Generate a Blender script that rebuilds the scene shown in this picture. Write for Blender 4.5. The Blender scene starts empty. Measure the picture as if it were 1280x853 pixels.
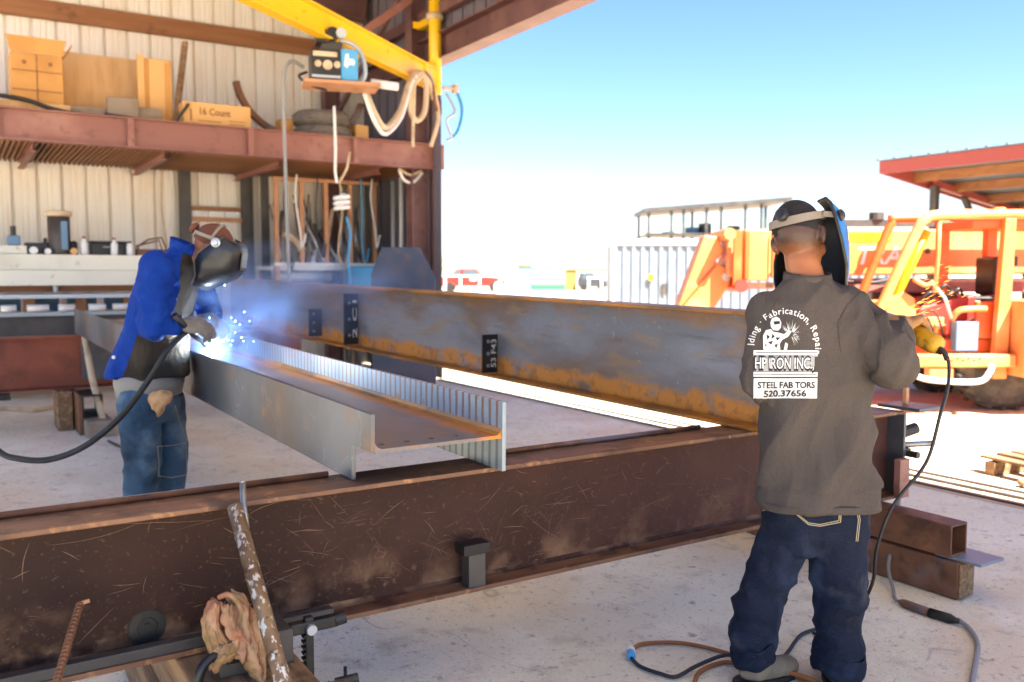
import bpy, bmesh, math, random
from math import sin, cos, pi, radians as R
from mathutils import Vector as V, Matrix, noise as MN
from mathutils.bvhtree import BVHTree
random.seed(7)
S = bpy.context.scene
COL = S.collection
# ------------------------------------------------------------------ camera
cam = bpy.data.objects.new('camera', bpy.data.cameras.new('camera')); COL.objects.link(cam)
cam.location = (0, 0, 1.5); cam.rotation_euler = (R(90 - 4.34), 0, R(-32.4))
cam.data.lens = 36 * 1100 / 1280; cam.data.sensor_width = 36
cam.data.clip_end = 5000; cam.data.clip_start = 0.05
cam.data.dof.use_dof = True; cam.data.dof.focus_distance = 3.15; cam.data.dof.aperture_fstop = 2.4
S.camera = cam
# ------------------------------------------------------------------ sky, sun, exposure
SUN = V((0.10, -0.60, 0.86)).normalized()
w = bpy.data.worlds.new('World'); S.world = w; w.use_nodes = True
nt = w.node_tree; bgn = nt.nodes['Background']
sk = nt.nodes.new('ShaderNodeTexSky'); sk.sky_type = 'NISHITA'; sk.sun_disc = False
sk.sun_elevation = math.asin(SUN.z); sk.sun_rotation = math.atan2(SUN.x, SUN.y)
sk.air_density = 1.0; sk.dust_density = 0.35; sk.ozone_density = 2.5
hs = nt.nodes.new('ShaderNodeHueSaturation'); hs.inputs['Saturation'].default_value = 1.2; hs.inputs['Hue'].default_value = .51
nt.links.new(sk.outputs[0], hs.inputs['Color']); nt.links.new(hs.outputs[0], bgn.inputs[0]); bgn.inputs[1].default_value = 0.05
sl = bpy.data.objects.new('sun', bpy.data.lights.new('sun', 'SUN')); COL.objects.link(sl)
sl.data.energy = 5.0; sl.data.angle = R(0.5); sl.data.color = (1, 0.95, 0.87)
sl.rotation_euler = SUN.to_track_quat('Z', 'Y').to_euler()
S.view_settings.view_transform = 'Standard'; S.view_settings.look = 'None'
S.view_settings.exposure = 2.65; S.view_settings.gamma = 1.0
S.cycles.max_bounces = 8; S.cycles.diffuse_bounces = 5; S.cycles.volume_bounces = 1
S.cycles.sample_clamp_indirect = 6
# ------------------------------------------------------------------ materials
def hx(s):
    s = s.lstrip('#'); c = [int(s[i:i + 2], 16) / 255 for i in (0, 2, 4)]
    return tuple(((x + .055) / 1.055) ** 2.4 if x > .04 else x / 12.92 for x in c) + (1,)
def col(c): return hx(c) if isinstance(c, str) else (tuple(c) + (1,))[:4]
MATS = {}
def mat(name, base, rough=.6, metal=0., layers=(), bump=None, coat=0., spec=.5, bumps=()):
    m = bpy.data.materials.new(name); m.use_nodes = True; MATS[name] = m
    t = m.node_tree; N = t.nodes; L = t.links; b = N['Principled BSDF']
    b.inputs['Roughness'].default_value = rough; b.inputs['Metallic'].default_value = metal
    b.inputs['Base Color'].default_value = col(base); b.inputs['Coat Weight'].default_value = coat
    b.inputs['Specular IOR Level'].default_value = spec
    tc = N.new('ShaderNodeTexCoord'); oi = N.new('ShaderNodeObjectInfo')
    sc = N.new('ShaderNodeVectorMath'); sc.operation = 'SCALE'; sc.inputs[0].default_value = (31, 17, 23)
    L.new(oi.outputs['Random'], sc.inputs['Scale'])
    ad = N.new('ShaderNodeVectorMath'); L.new(tc.outputs['Object'], ad.inputs[0]); L.new(sc.outputs[0], ad.inputs[1])
    def vec(stretch):
        mp = N.new('ShaderNodeMapping'); mp.inputs['Scale'].default_value = stretch
        L.new(ad.outputs[0], mp.inputs[0]); return mp.outputs[0]
    def math_(op, a, bb=None):
        n = N.new('ShaderNodeMath'); n.operation = op
        for i, x in enumerate((a, bb)):
            if x is None: continue
            if isinstance(x, (int, float)): n.inputs[i].default_value = x
            else: L.new(x, n.inputs[i])
        return n.outputs[0]
    def rng(x, lo, hi, a=0., c=1.):
        n = N.new('ShaderNodeMapRange'); L.new(x, n.inputs[0])
        n.inputs[1].default_value = lo; n.inputs[2].default_value = hi; n.inputs[3].default_value = a; n.inputs[4].default_value = c
        return n.outputs[0]
    def noise(scale, detail, stretch, dist=0., rgh=.55):
        n = N.new('ShaderNodeTexNoise'); n.inputs['Scale'].default_value = scale; n.inputs['Detail'].default_value = detail
        n.inputs['Distortion'].default_value = dist; n.inputs['Roughness'].default_value = rgh
        L.new(vec(stretch), n.inputs['Vector']); return n.outputs[0]
    cur = None; rcur = None
    for ly in layers:
        st = ly.get('st', (1, 1, 1)); k = ly.get('k', 'noise')
        if k == 'noise':
            f = rng(noise(ly.get('s', 4), ly.get('d', 5), st, ly.get('dist', 0)), ly.get('lo', .45), ly.get('hi', .6))
        elif k == 'line':
            n = noise(ly.get('s', 4), ly.get('d', 2), st, ly.get('dist', .4), .4)
            a = math_('ABSOLUTE', math_('SUBTRACT', n, .5)); f = rng(a, ly.get('w', .004) * .3, ly.get('w', .004), 1, 0)
            g = rng(noise(ly.get('gs', 3), 3, (1, 1, 1)), ly.get('glo', .52), ly.get('ghi', .62)); f = math_('MULTIPLY', f, g)
        elif k == 'voro':
            n = N.new('ShaderNodeTexVoronoi'); n.inputs['Scale'].default_value = ly.get('s', 20); L.new(vec(st), n.inputs['Vector'])
            f = rng(n.outputs['Distance'], ly.get('lo', .1), ly.get('hi', .2), 1, 0)
        elif k == 'wave':
            n = N.new('ShaderNodeTexWave'); n.inputs['Scale'].default_value = ly.get('s', 5); n.inputs['Distortion'].default_value = ly.get('dist', 2)
            n.inputs['Detail'].default_value = 2; n.bands_direction = ly.get('dir', 'X'); L.new(vec(st), n.inputs['Vector'])
            f = rng(n.outputs[1], ly.get('lo', .7), ly.get('hi', .9))
        else: f = None
        if 'ax' in ly:                                  # a mark that follows the piece's own height or length, e.g. a rusty lower band
            sx = N.new('ShaderNodeSeparateXYZ'); L.new(tc.outputs['Object'], sx.inputs[0])
            z = sx.outputs[ly['ax']]
            if 'wob' in ly: z = math_('ADD', z, math_('MULTIPLY', math_('SUBTRACT', noise(ly.get('ws', 3), 4, (1, 1, 1)), .5), ly['wob']))
            g = rng(z, ly['g'][0], ly['g'][1]); f = g if f is None else math_('MULTIPLY', f, g)
        f = math_('MULTIPLY', f, ly.get('a', 1.))
        mx = N.new('ShaderNodeMix'); mx.data_type = 'RGBA'; L.new(f, mx.inputs[0])
        if cur is None: mx.inputs[6].default_value = col(base)
        else: L.new(cur, mx.inputs[6])
        mx.inputs[7].default_value = col(ly['c']); cur = mx.outputs[2]
        if 'r' in ly:
            mr = N.new('ShaderNodeMix'); L.new(f, mr.inputs[0])
            if rcur is None: mr.inputs[2].default_value = rough
            else: L.new(rcur, mr.inputs[2])
            mr.inputs[3].default_value = ly['r']; rcur = mr.outputs[0]
    if cur is not None: L.new(cur, b.inputs['Base Color'])
    if rcur is not None: L.new(rcur, b.inputs['Roughness'])
    last = None
    for (s, strength, dist, st) in ([bump] if bump else []) + list(bumps):
        bm_ = N.new('ShaderNodeBump'); bm_.inputs['Strength'].default_value = strength; bm_.inputs['Distance'].default_value = dist
        L.new(noise(s, 5, st), bm_.inputs['Height'])
        if last is not None: L.new(last, bm_.inputs['Normal'])
        last = bm_.outputs[0]
    if last is not None: L.new(last, b.inputs['Normal'])
    return m
def emit(name, c, st):
    m = bpy.data.materials.new(name); m.use_nodes = True; b = m.node_tree.nodes['Principled BSDF']
    b.inputs['Base Color'].default_value = (0, 0, 0, 1); b.inputs['Emission Color'].default_value = col(c); b.inputs['Emission Strength'].default_value = st
    return m
O1 = (1, 1, 1)
CONC = mat('concrete', '#ece6cf', .85, layers=[dict(c='#ccc0a6', s=.9, lo=.4, hi=.72, a=.6), dict(c='#d8b088', s=.3, lo=.48, hi=.68, a=.7), dict(c='#f0ecdc', s=2.6, lo=.52, hi=.7, a=.6),
      dict(c='#b0a290', s=7, d=8, lo=.56, hi=.72, a=.5), dict(c='#7d7267', s=24, d=8, lo=.60, hi=.70, a=.5), dict(c='#6b6056', s=11, d=8, lo=.66, hi=.72, a=.6), dict(c='#8f8275', s=70, d=4, lo=.60, hi=.70, a=.55), dict(k='line', c='#8b8076', s=1.1, w=.003, glo=.5, ghi=.55, a=.4)],
      bump=(30, .7, .02, O1), bumps=[(110, .6, .008, O1)])
SAND = mat('dirt', '#cdb596', .95, layers=[dict(c='#b3977a', s=.25, lo=.4, hi=.65, a=.6), dict(c='#cfbba2', s=1.7, lo=.5, hi=.65, a=.6), dict(c='#7d6850', s=14, lo=.58, hi=.7, a=.5)], bump=(12, .5, .05, O1))
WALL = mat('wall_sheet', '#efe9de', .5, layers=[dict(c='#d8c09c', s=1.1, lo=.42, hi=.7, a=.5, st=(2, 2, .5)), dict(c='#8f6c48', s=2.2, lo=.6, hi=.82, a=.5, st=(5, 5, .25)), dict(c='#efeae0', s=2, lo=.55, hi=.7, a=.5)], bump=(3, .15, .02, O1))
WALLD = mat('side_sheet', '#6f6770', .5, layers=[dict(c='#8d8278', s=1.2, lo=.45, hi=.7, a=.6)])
PRIM = mat('red_oxide_steel', '#8b5a4e', .55, layers=[dict(c='#a87a6a', s=2, lo=.45, hi=.7, a=.7), dict(c='#6a4034', s=7, lo=.58, hi=.72, a=.7)], bump=(30, .1, .01, O1))
PRIMD = mat('purple_primer', '#6a4846', .55, layers=[dict(c='#85605a', s=2, lo=.45, hi=.7, a=.7), dict(c='#50322c', s=6, lo=.58, hi=.72, a=.6)])
BRN = mat('brown_girt', '#8a5a34', .6, layers=[dict(c='#a8744a', s=2, lo=.45, hi=.7, a=.7, st=(.3, 1, 4)), dict(c='#5e3a20', s=5, lo=.58, hi=.72, a=.6)])
TAN = mat('tan_frame', '#c08a62', .6, layers=[dict(c='#94603e', s=6, lo=.5, hi=.7, a=.6)])
ROOF = mat('roof_sheet', '#c4bcae', .5, layers=[dict(c='#a89e90', s=1, lo=.45, hi=.7, a=.6)])
YEL = mat('yellow_paint', '#f2bd0c', .42, layers=[dict(c='#d99c06', s=2, lo=.5, hi=.75, a=.7), dict(c='#7d5310', s=9, lo=.66, hi=.74, a=.8)], coat=.2)
STA = mat('dark_mill_steel', '#331c12', .68, 0, layers=[dict(c='#462c1e', s=2.2, lo=.42, hi=.66, a=.8), dict(c='#22130e', s=.8, lo=.45, hi=.65, a=.7), dict(c='#8b6a50', s=5.5, d=9, lo=.48, hi=.66, a=.85, ax=2, g=(-.02, -.2), wob=.25),
      dict(c='#94765c', s=26, d=6, lo=.6, hi=.7, a=.45, ax=2, g=(.0, -.2), wob=.2), dict(c='#5a3a36', s=1.2, lo=.3, hi=.5, a=.6, ax=0, g=(.4, 2.8)),
      dict(c='#7a5c48', s=60, d=6, lo=.60, hi=.72, a=.35), dict(k='line', c='#9c7a60', s=15, w=.02, gs=2.6, glo=.56, ghi=.7, a=.35, d=2, ax=2, g=(.1, -.15))], bump=(60, .12, .004, O1), bumps=[(7, .25, .02, O1)], spec=.25)
STAF = mat('dark_mill_flange', '#6b4a36', .55, .15, layers=[dict(c='#94694a', s=3, lo=.42, hi=.66, a=.8, st=(.5, 3, 3)), dict(c='#3b281f', s=7, lo=.52, hi=.66, a=.8), dict(c='#c08a58', s=16, lo=.6, hi=.7, a=.6)], bump=(50, .2, .004, O1))
STP = mat('blue_scale_plate', '#3f4a5e', .6, .1, layers=[dict(c='#5a5260', s=2.5, lo=.45, hi=.62, a=.8), dict(c='#7a5a40', s=6, lo=.58, hi=.7, a=.6)])
STB = mat('grey_mill_steel', '#4d5157', .42, .3, layers=[dict(c='#6a6f76', s=1.5, d=8, lo=.42, hi=.62, a=.8), dict(c='#57463a', s=1.6, d=8, lo=.50, hi=.62, a=.7), dict(c='#7a6048', s=4, d=8, lo=.58, hi=.68, a=.6), dict(c='#8a5a2c', s=6, lo=.6, hi=.74, a=.7), dict(k='line', c='#b5b2ae', s=5, w=.004, glo=.55, ghi=.62, a=.5)], bump=(40, .1, .004, O1))
STW = mat('blue_brown_scale', '#6f6664', .40, .3, layers=[dict(c='#7f7384', s=2, lo=.45, hi=.7, a=.8), dict(c='#6d4f36', s=1.3, lo=.5, hi=.7, a=.85), dict(c='#c87816', s=2.5, lo=.35, hi=.5, a=.95, ax=2, g=(.13, .2), wob=.06), dict(c='#9a6a30', s=9, lo=.58, hi=.7, a=.6)], bump=(40, .1, .004, O1))
STZ = mat('streaked_flange', '#8b979d', .45, .3, layers=[dict(c='#b4bfc4', s=3, lo=.45, hi=.65, a=.6), dict(k='wave', c='#59646c', s=6.4, dist=.9, lo=.62, hi=.86, a=.75, dir='X'), dict(k='wave', c='#9c5a1e', s=6.4, dist=1.6, lo=.66, hi=.9, a=.95, dir='X', ax=1, g=(.0, .12), wob=.06), dict(c='#a8641e', s=12, lo=.6, hi=.7, a=.7)], bump=(30, .15, .004, O1))
STC = mat('rust_band_web', '#716d6b', .48, .15, layers=[dict(c='#8a878a', s=1.6, d=9, lo=.46, hi=.58, a=.8, st=(.5, 1, 1.2)), dict(c='#74563e', s=1.5, d=9, dist=.3, lo=.48, hi=.6, a=.85, st=(.6, 1, 1.6)), dict(c='#94744f', s=6, d=9, lo=.55, hi=.64, a=.65, st=(.4, 1, 1.5)), dict(c='#5a4c48', s=9, d=9, lo=.57, hi=.68, a=.45, st=(.25, 1, 2)),
      dict(c='#c07a18', s=7, d=9, lo=.34, hi=.48, a=.9, ax=2, g=(-.125, -.165), wob=.14, ws=5), dict(c='#7d4f20', s=18, d=6, lo=.52, hi=.62, a=.6, ax=2, g=(-.12, -.2)), dict(c='#8a5a26', s=5, d=8, lo=.42, hi=.58, a=.75, ax=2, g=(.16, .23), wob=.12, ws=5), dict(k='line', c='#a5a09a', s=4, w=.003, glo=.55, ghi=.62, a=.5), dict(c='#b0aaa4', s=48, lo=.64, hi=.72, a=.4)], bump=(40, .1, .004, O1))
STCF = mat('rust_flange', '#7a5526', .5, .2, layers=[dict(c='#c07818', s=2.5, lo=.4, hi=.6, a=.9), dict(c='#4c3d34', s=5, lo=.55, hi=.7, a=.8)], bump=(40, .15, .004, O1))
STD = mat('red_brown_steel', '#6e3626', .55, .1, layers=[dict(c='#8c4a32', s=1.6, lo=.42, hi=.66, a=.8), dict(c='#4a2418', s=3, lo=.52, hi=.7, a=.8)], bump=(40, .1, .004, O1))
TUB = mat('rusty_tube', '#6a4632', .55, .2, layers=[dict(c='#875a3e', s=4, lo=.42, hi=.62, a=.8), dict(c='#432c22', s=7, lo=.55, hi=.68, a=.8), dict(c='#6f7480', s=2, lo=.55, hi=.66, a=.6), dict(k='line', c='#b58a6a', s=6, w=.006, a=.6)], bump=(50, .2, .004, O1))
WOOD = mat('weathered_timber', '#8a6a4a', .8, layers=[dict(c='#5f452e', s=6, lo=.45, hi=.6, a=.8, st=(8, .6, 8)), dict(c='#b08c62', s=4, lo=.5, hi=.66, a=.7, st=(6, .5, 6)), dict(c='#3d2c1e', s=14, lo=.6, hi=.7, a=.6)], bump=(20, .5, .01, (6, .5, 6)))
PLY = mat('plywood', '#d3a873', .7, layers=[dict(c='#b98a55', s=2, lo=.45, hi=.66, a=.6, st=(4, 4, .5))])
CARD = mat('cardboard', '#c8924f', .8, layers=[dict(c='#b07c3e', s=2, lo=.45, hi=.66, a=.6)], bump=(3, .2, .01, O1))
CARDL = mat('light_cardboard', '#dcab6c', .8, layers=[dict(c='#c8924f', s=2, lo=.5, hi=.7, a=.5)])
GREY = mat('grey_block', '#9a8874', .8, layers=[dict(c='#7c6a58', s=4, lo=.45, hi=.65, a=.7)])
BLK = mat('black_paint', '#1b1a1a', .42, layers=[dict(c='#3a332c', s=8, lo=.52, hi=.68, a=.7)], bump=(40, .1, .003, O1))
BLKP = mat('black_plate', '#262120', .55, .2, layers=[dict(c='#40362f', s=6, lo=.5, hi=.66, a=.7)])
RUB = mat('rubber', '#1c1b1b', .6, layers=[dict(c='#4a443e', s=5, lo=.5, hi=.7, a=.5)])
TYREG = mat('shelf_tyre', '#6a625a', .85, layers=[dict(c='#8a8072', s=4, lo=.42, hi=.62, a=.7), dict(c='#45403b', s=12, lo=.52, hi=.65, a=.5)], bump=(30, .4, .01, O1))
TYRE = mat('dusty_tyre', '#3a3632', .85, layers=[dict(c='#6b6258', s=4, lo=.46, hi=.66, a=.6), dict(c='#2f2b29', s=12, lo=.52, hi=.65, a=.6)], bump=(30, .4, .01, O1))
SMOOTHM = mat('bare_steel', '#a9a7a3', .35, .8, layers=[dict(c='#6f6258', s=8, lo=.5, hi=.66, a=.6)])
CREAM = mat('cream_paint', '#dcd9c8', .5, layers=[dict(c='#b9b49e', s=1.2, lo=.5, hi=.72, a=.6), dict(c='#8a7a60', s=9, lo=.64, hi=.74, a=.6)])
CHROM = mat('dull_aluminium', '#b7bcc0', .4, .4)
WHT = mat('white_paint', '#e6e4df', .5, layers=[dict(c='#b9b2a6', s=3, lo=.55, hi=.7, a=.6)])
DKG = mat('dark_grey_metal', '#46413e', .5, .2, layers=[dict(c='#5e564f', s=3, lo=.45, hi=.65, a=.7)])
GLV = mat('galvanised', '#7f8a96', .5, .2, layers=[dict(c='#6a7480', s=1, lo=.45, hi=.65, a=.5)])
LBLU = mat('light_blue_paint', '#4d9fd0', .4)
SKIN = mat('skin', '#a8683f', .5, layers=[dict(c='#8c4f2e', s=9, lo=.45, hi=.65, a=.4), dict(c='#2b1e1a', ax=2, k='g', g=(1.545, 1.62), wob=.03, ws=60, a=.9)])
SKIN2 = mat('tanned_skin', '#8a5538', .55)
HAIR = mat('hair', '#1b1719', .75, bump=(300, .8, .004, O1))
SHIRT = mat('shirt_cloth', '#514943', .9, layers=[dict(c='#5d534c', s=3, lo=.45, hi=.65, a=.6), dict(c='#3c3533', s=220, lo=.45, hi=.6, a=.35)], bump=(420, .25, .002, O1), bumps=[(6, .55, .030, (1.5, 1, .5))], spec=.2)
DENIM = mat('dark_denim', '#171d2c', .85, layers=[dict(c='#42506a', s=7, d=8, lo=.52, hi=.70, a=.55, st=(1, 1, .6)), dict(c='#6a6a6a', s=5, lo=.6, hi=.72, a=.4), dict(c='#0f131d', s=2, lo=.5, hi=.7, a=.7), dict(c='#2b3347', s=300, lo=.45, hi=.6, a=.5)], bump=(350, .35, .002, (1, 1, .4)), bumps=[(10, .8, .022, (.7, .7, 1.4))], spec=.2)
DENL = mat('worn_denim', '#3d566c', .85, layers=[dict(c='#62798c', s=6, lo=.50, hi=.66, a=.8), dict(c='#1a2632', s=4, lo=.5, hi=.66, a=.8)], bump=(300, .35, .002, O1), bumps=[(14, .9, .022, (.7, .7, 1.3))], spec=.2)
THR = mat('tan_thread', '#c9b48a', .8)
JBLU = mat('blue_jacket', '#143888', .92, layers=[dict(c='#0a2166', s=4, lo=.48, hi=.68, a=.7), dict(c='#2a4f9c', s=9, lo=.58, hi=.7, a=.4)], bump=(260, .25, .002, O1), bumps=[(11, .9, .028, (1.2, 1, .8)), (28, .5, .008, O1)], spec=.15)
JBLK = mat('charcoal_panel', '#2c2721', .9, layers=[dict(c='#463d33', s=4, lo=.46, hi=.66, a=.7)], bump=(260, .25, .002, O1), bumps=[(9, .9, .03, (1.3, 1, .7))], spec=.2)
APR = mat('grey_cloth', '#8b8781', .9, bump=(200, .3, .003, O1))
LEA = mat('leather_glove', '#8a8072', .8, layers=[dict(c='#5d5348', s=6, lo=.46, hi=.66, a=.7)], bump=(90, .4, .004, O1))
LEAB = mat('brown_glove', '#a07444', .8, layers=[dict(c='#5a3c22', s=7, lo=.46, hi=.66, a=.8)], bump=(90, .5, .004, O1))
CAPB = mat('brown_cap', '#6a3a24', .8, layers=[dict(c='#3f2418', s=7, lo=.46, hi=.66, a=.7)], bump=(120, .4, .003, O1))
HELB = mat('blue_helmet', '#0f6cb0', .38, coat=.2)
HELK = mat('black_helmet', '#17181c', .42, coat=.15, layers=[dict(c='#3b3c40', s=9, lo=.56, hi=.7, a=.5)])
LINER = mat('helmet_inside', '#141313', .6)
STRAP = mat('tan_strap', '#8b7f70', .7)
LENS = mat('dark_lens', '#0c1014', .08)
BOOT = mat('boot_leather', '#8b7d68', .75, layers=[dict(c='#5c5040', s=9, lo=.46, hi=.66, a=.7)])
RAG = mat('stained_rag', '#c49a70', .95, layers=[dict(c='#a8543f', s=7, lo=.46, hi=.62, a=.6), dict(c='#8a6a34', s=9, lo=.48, hi=.62, a=.7), dict(c='#5f5a2c', s=13, lo=.55, hi=.66, a=.6)], bump=(400, .3, .002, O1), bumps=[(26, .3, .010, (1, 1, .6))])
BOOM = mat('painted_glare_boom', '#d9803f', .5, layers=[dict(c='#e6a673', s=1.3, lo=.42, hi=.66, a=.8), dict(c='#c8743c', s=5, lo=.6, hi=.74, a=.6)])  # sun glare put into the colour: paler than the rest of the machine
ORN = mat('orange_machine', '#d2581e', .45, layers=[dict(c='#c94414', s=2, lo=.48, hi=.7, a=.6), dict(c='#e88a4c', s=1.2, lo=.55, hi=.72, a=.5), dict(c='#6a3a20', s=9, lo=.64, hi=.74, a=.6)])
ORNL = mat('pale_orange', '#e08444', .5, layers=[dict(c='#ecac74', s=1.5, lo=.48, hi=.7, a=.7), dict(c='#d8681c', s=4, lo=.56, hi=.72, a=.6)])  # lighter tone of the machine's orange
REDM = mat('red_engine_paint', '#b03024', .5, layers=[dict(c='#7d1f18', s=4, lo=.5, hi=.7, a=.6)])
REDF = mat('red_fascia', '#a04a40', .5)
TRED = mat('truck_red', '#7c2420', .3, coat=.5)
TDRK = mat('car_dark', '#33373f', .3, coat=.5)
GLS = mat('dark_glass', '#4a5a63', .1)
GRN = mat('pale_green', '#4c8672', .6)
TARPB = mat('pale_blue_panel', '#64839e', .6)
OLIVE = mat('olive_wall', '#867a3e', .8)
LEAF = mat('leaf', '#7b8a6a', .8); BARK = mat('bark', '#5a4a3a', .9)
ORNC = mat('orange_cord', '#94582a', .6)
GCAB = mat('grey_cable', '#8c8a88', .6)
BCAB = mat('black_cable', '#242326', .5)
HOSE = mat('tan_hose', '#cdb594', .6, layers=[dict(c='#a38a68', s=8, lo=.5, hi=.65, a=.6)])
BHOS = mat('blue_hose', '#3b8fb8', .5)
GYEL = mat('grinder_yellow', '#c79212', .5, layers=[dict(c='#5f4416', s=18, lo=.5, hi=.62, a=.8)])
INK = mat('print_white', '#e9e6e0', .8); INKG = mat('print_grey', '#a8a6a2', .8); INKD = mat('print_dark', '#2a2726', .8); CHK = mat('chalk', '#d8d2c4', .9)
ARC = emit('arc_light', '#e8f4ff', 420); SPKB = emit('blue_spark', '#9cc8ff', 14); SPKO = emit('orange_spark', '#ff9a3c', 1.6)
# ------------------------------------------------------------------ mesh helpers
YAW = R(32.4); RV = V((cos(YAW), -sin(YAW), 0)); DV = V((sin(YAW), cos(YAW), 0))
def yd(r, d, z=0.): return RV * r + DV * d + V((0, 0, z))       # the yard grid: along the line of the yard's buildings / across it
def tow(v): v = V(v); return (v.dot(RV), v.dot(DV), v.z)
ORG = {}
class MB:
    def __init__(s): s.v = []; s.f = []
    def add(s, vs, fs):
        o = len(s.v); s.v += [V(x) for x in vs]; s.f += [tuple(i + o for i in f) for f in fs]; return s
    def box(s, c, d, rot=None):
        M = rot.to_matrix() if rot is not None and hasattr(rot, 'to_matrix') else rot
        vs = []
        for x in (-.5, .5):
            for y in (-.5, .5):
                for z in (-.5, .5):
                    q = V((x * d[0], y * d[1], z * d[2]))
                    if M is not None: q = M @ q
                    vs.append(V(c) + q)
        return s.add(vs, [(0, 1, 3, 2), (4, 6, 7, 5), (0, 4, 5, 1), (2, 3, 7, 6), (0, 2, 6, 4), (1, 5, 7, 3)])
    def b2(s, a, b): return s.box([(a[i] + b[i]) / 2 for i in range(3)], [abs(b[i] - a[i]) for i in range(3)])
    def bar(s, p, q, w, h, up=(0, 0, 1)):
        p, q = V(p), V(q); x = (q - p).normalized(); y = V(up).cross(x)
        if y.length < 1e-4: y = V((0, 1, 0)).cross(x)
        y.normalize(); z = x.cross(y); M = Matrix((x, y, z)).transposed()
        return s.box((p + q) / 2, ((q - p).length, w, h), M)
    def rings(s, rs, closed_ends=True):
        n = len(rs[0]); vs = [p for r in rs for p in r]; fs = []
        for i in range(len(rs) - 1):
            for j in range(n):
                k = (j + 1) % n; fs.append((i * n + j, i * n + k, (i + 1) * n + k, (i + 1) * n + j))
        if closed_ends: fs += [tuple(range(n - 1, -1, -1)), tuple((len(rs) - 1) * n + j for j in range(n))]
        return s.add(vs, fs)
    def tube(s, pts, r, n=8, sub=0):
        pts = [V(p) for p in pts]
        if sub: pts = spline(pts, sub)
        rr = r if isinstance(r, (list, tuple)) else [r] * len(pts)
        if len(rr) != len(pts): rr = [rr[0] + (rr[-1] - rr[0]) * i / (len(pts) - 1) for i in range(len(pts))]
        T = (pts[1] - pts[0]).normalized(); U = T.orthogonal().normalized(); out = []
        for i, p in enumerate(pts):
            t = (pts[min(i + 1, len(pts) - 1)] - pts[max(i - 1, 0)]).normalized()
            U = (U - t * U.dot(t)).normalized(); W = t.cross(U)
            out.append([p + (U * cos(2 * pi * k / n) + W * sin(2 * pi * k / n)) * rr[i] for k in range(n)])
        return s.rings(out)
    def prism(s, poly, o, u, v, depth):        # outline in the plane o + u,v, given real thickness along u x v
        u, v = V(u), V(v); nn = u.cross(v).normalized() * depth; o = V(o)
        a = [o + u * x + v * y for x, y in poly]; n = len(a)
        return s.add(a + [p + nn for p in a], [tuple(range(n - 1, -1, -1)), tuple(range(n, 2 * n))] + [(i, (i + 1) % n, n + (i + 1) % n, n + i) for i in range(n)])
    def lathe(s, prof, c, axis=(0, 0, 1), n=20):
        ax = V(axis).normalized(); u = ax.orthogonal().normalized(); w_ = ax.cross(u); c = V(c)
        return s.rings([[c + ax * h + (u * cos(2 * pi * k / n) + w_ * sin(2 * pi * k / n)) * max(r, 1e-4) for k in range(n)] for r, h in prof])
    def cyl(s, p, q, r, n=14):
        p, q = V(p), V(q); return s.lathe([(r, 0), (r, (q - p).length)], p, q - p, n)
    def ell(s, c, a, b, cc, n=16, m=10, M=None):
        rs = []
        for i in range(m + 1):
            t = -pi / 2 + pi * i / m; ring = []
            for k in range(n):
                q = V((a * max(cos(t), .02) * cos(2 * pi * k / n), b * max(cos(t), .02) * sin(2 * pi * k / n), cc * sin(t)))
                ring.append(V(c) + (M @ q if M is not None else q))
            rs.append(ring)
        return s.rings(rs)
    def cap(s, p, r0, q, r1, n=16):            # tapered limb with round ends
        p, q = V(p), V(q); x = (q - p).normalized(); u = x.orthogonal().normalized(); w_ = x.cross(u); rs = []
        pr = [(r0 * max(cos(t), .03), p + x * r0 * sin(t)) for t in (-1.5, -1.0, -.5, 0)] + [(r1 * max(cos(t), .03), q + x * r1 * sin(t)) for t in (0, .5, 1.0, 1.5)]
        for r, c in pr: rs.append([c + (u * cos(2 * pi * k / n) + w_ * sin(2 * pi * k / n)) * r for k in range(n)])
        return s.rings(rs)
    def loft(s, rows, n=24, pw=2.0):           # rows: (centre, half along x, half along y[, tilt vector])
        rs = []
        for c, a, b in rows:
            ring = []
            for k in range(n):
                t = 2 * pi * k / n; ct, st = cos(t), sin(t)
                ring.append(V(c) + V((a * math.copysign(abs(ct) ** (2 / pw), ct), b * math.copysign(abs(st) ** (2 / pw), st), 0)))
            rs.append(ring)
        return s.rings(rs)
    def quad(s, a, b, c, d): return s.add([a, b, c, d], [(0, 1, 2, 3)])
    def build(s, name, m, parent=None, smooth=False, bevel=0., kind=None, recalc=True):
        me = bpy.data.meshes.new(name); off = ORG.get(parent.name, V()) if parent is not None else V()
        me.from_pydata([tuple(x - off) for x in s.v], [], s.f); me.validate()
        if recalc:
            bm = bmesh.new(); bm.from_mesh(me); bmesh.ops.recalc_face_normals(bm, faces=bm.faces); bm.to_mesh(me); bm.free()
        return link(name, me, m, parent, smooth, bevel, kind, off)
def link(name, me, m, parent=None, smooth=False, bevel=0., kind=None, off=V()):
    o = bpy.data.objects.new(name, me); COL.objects.link(o)
    if not me.materials:
        for mm in (m if isinstance(m, (list, tuple)) else [m]): me.materials.append(mm)
    if smooth: me.polygons.foreach_set('use_smooth', [True] * len(me.polygons))
    if bevel:
        b = o.modifiers.new('edge', 'BEVEL'); b.width = bevel; b.segments = 2; b.limit_method = 'ANGLE'; b.angle_limit = R(40)
    if parent is not None: o.parent = parent; ORG[o.name] = V(off)
    if kind: o['kind'] = kind
    return o
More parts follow.
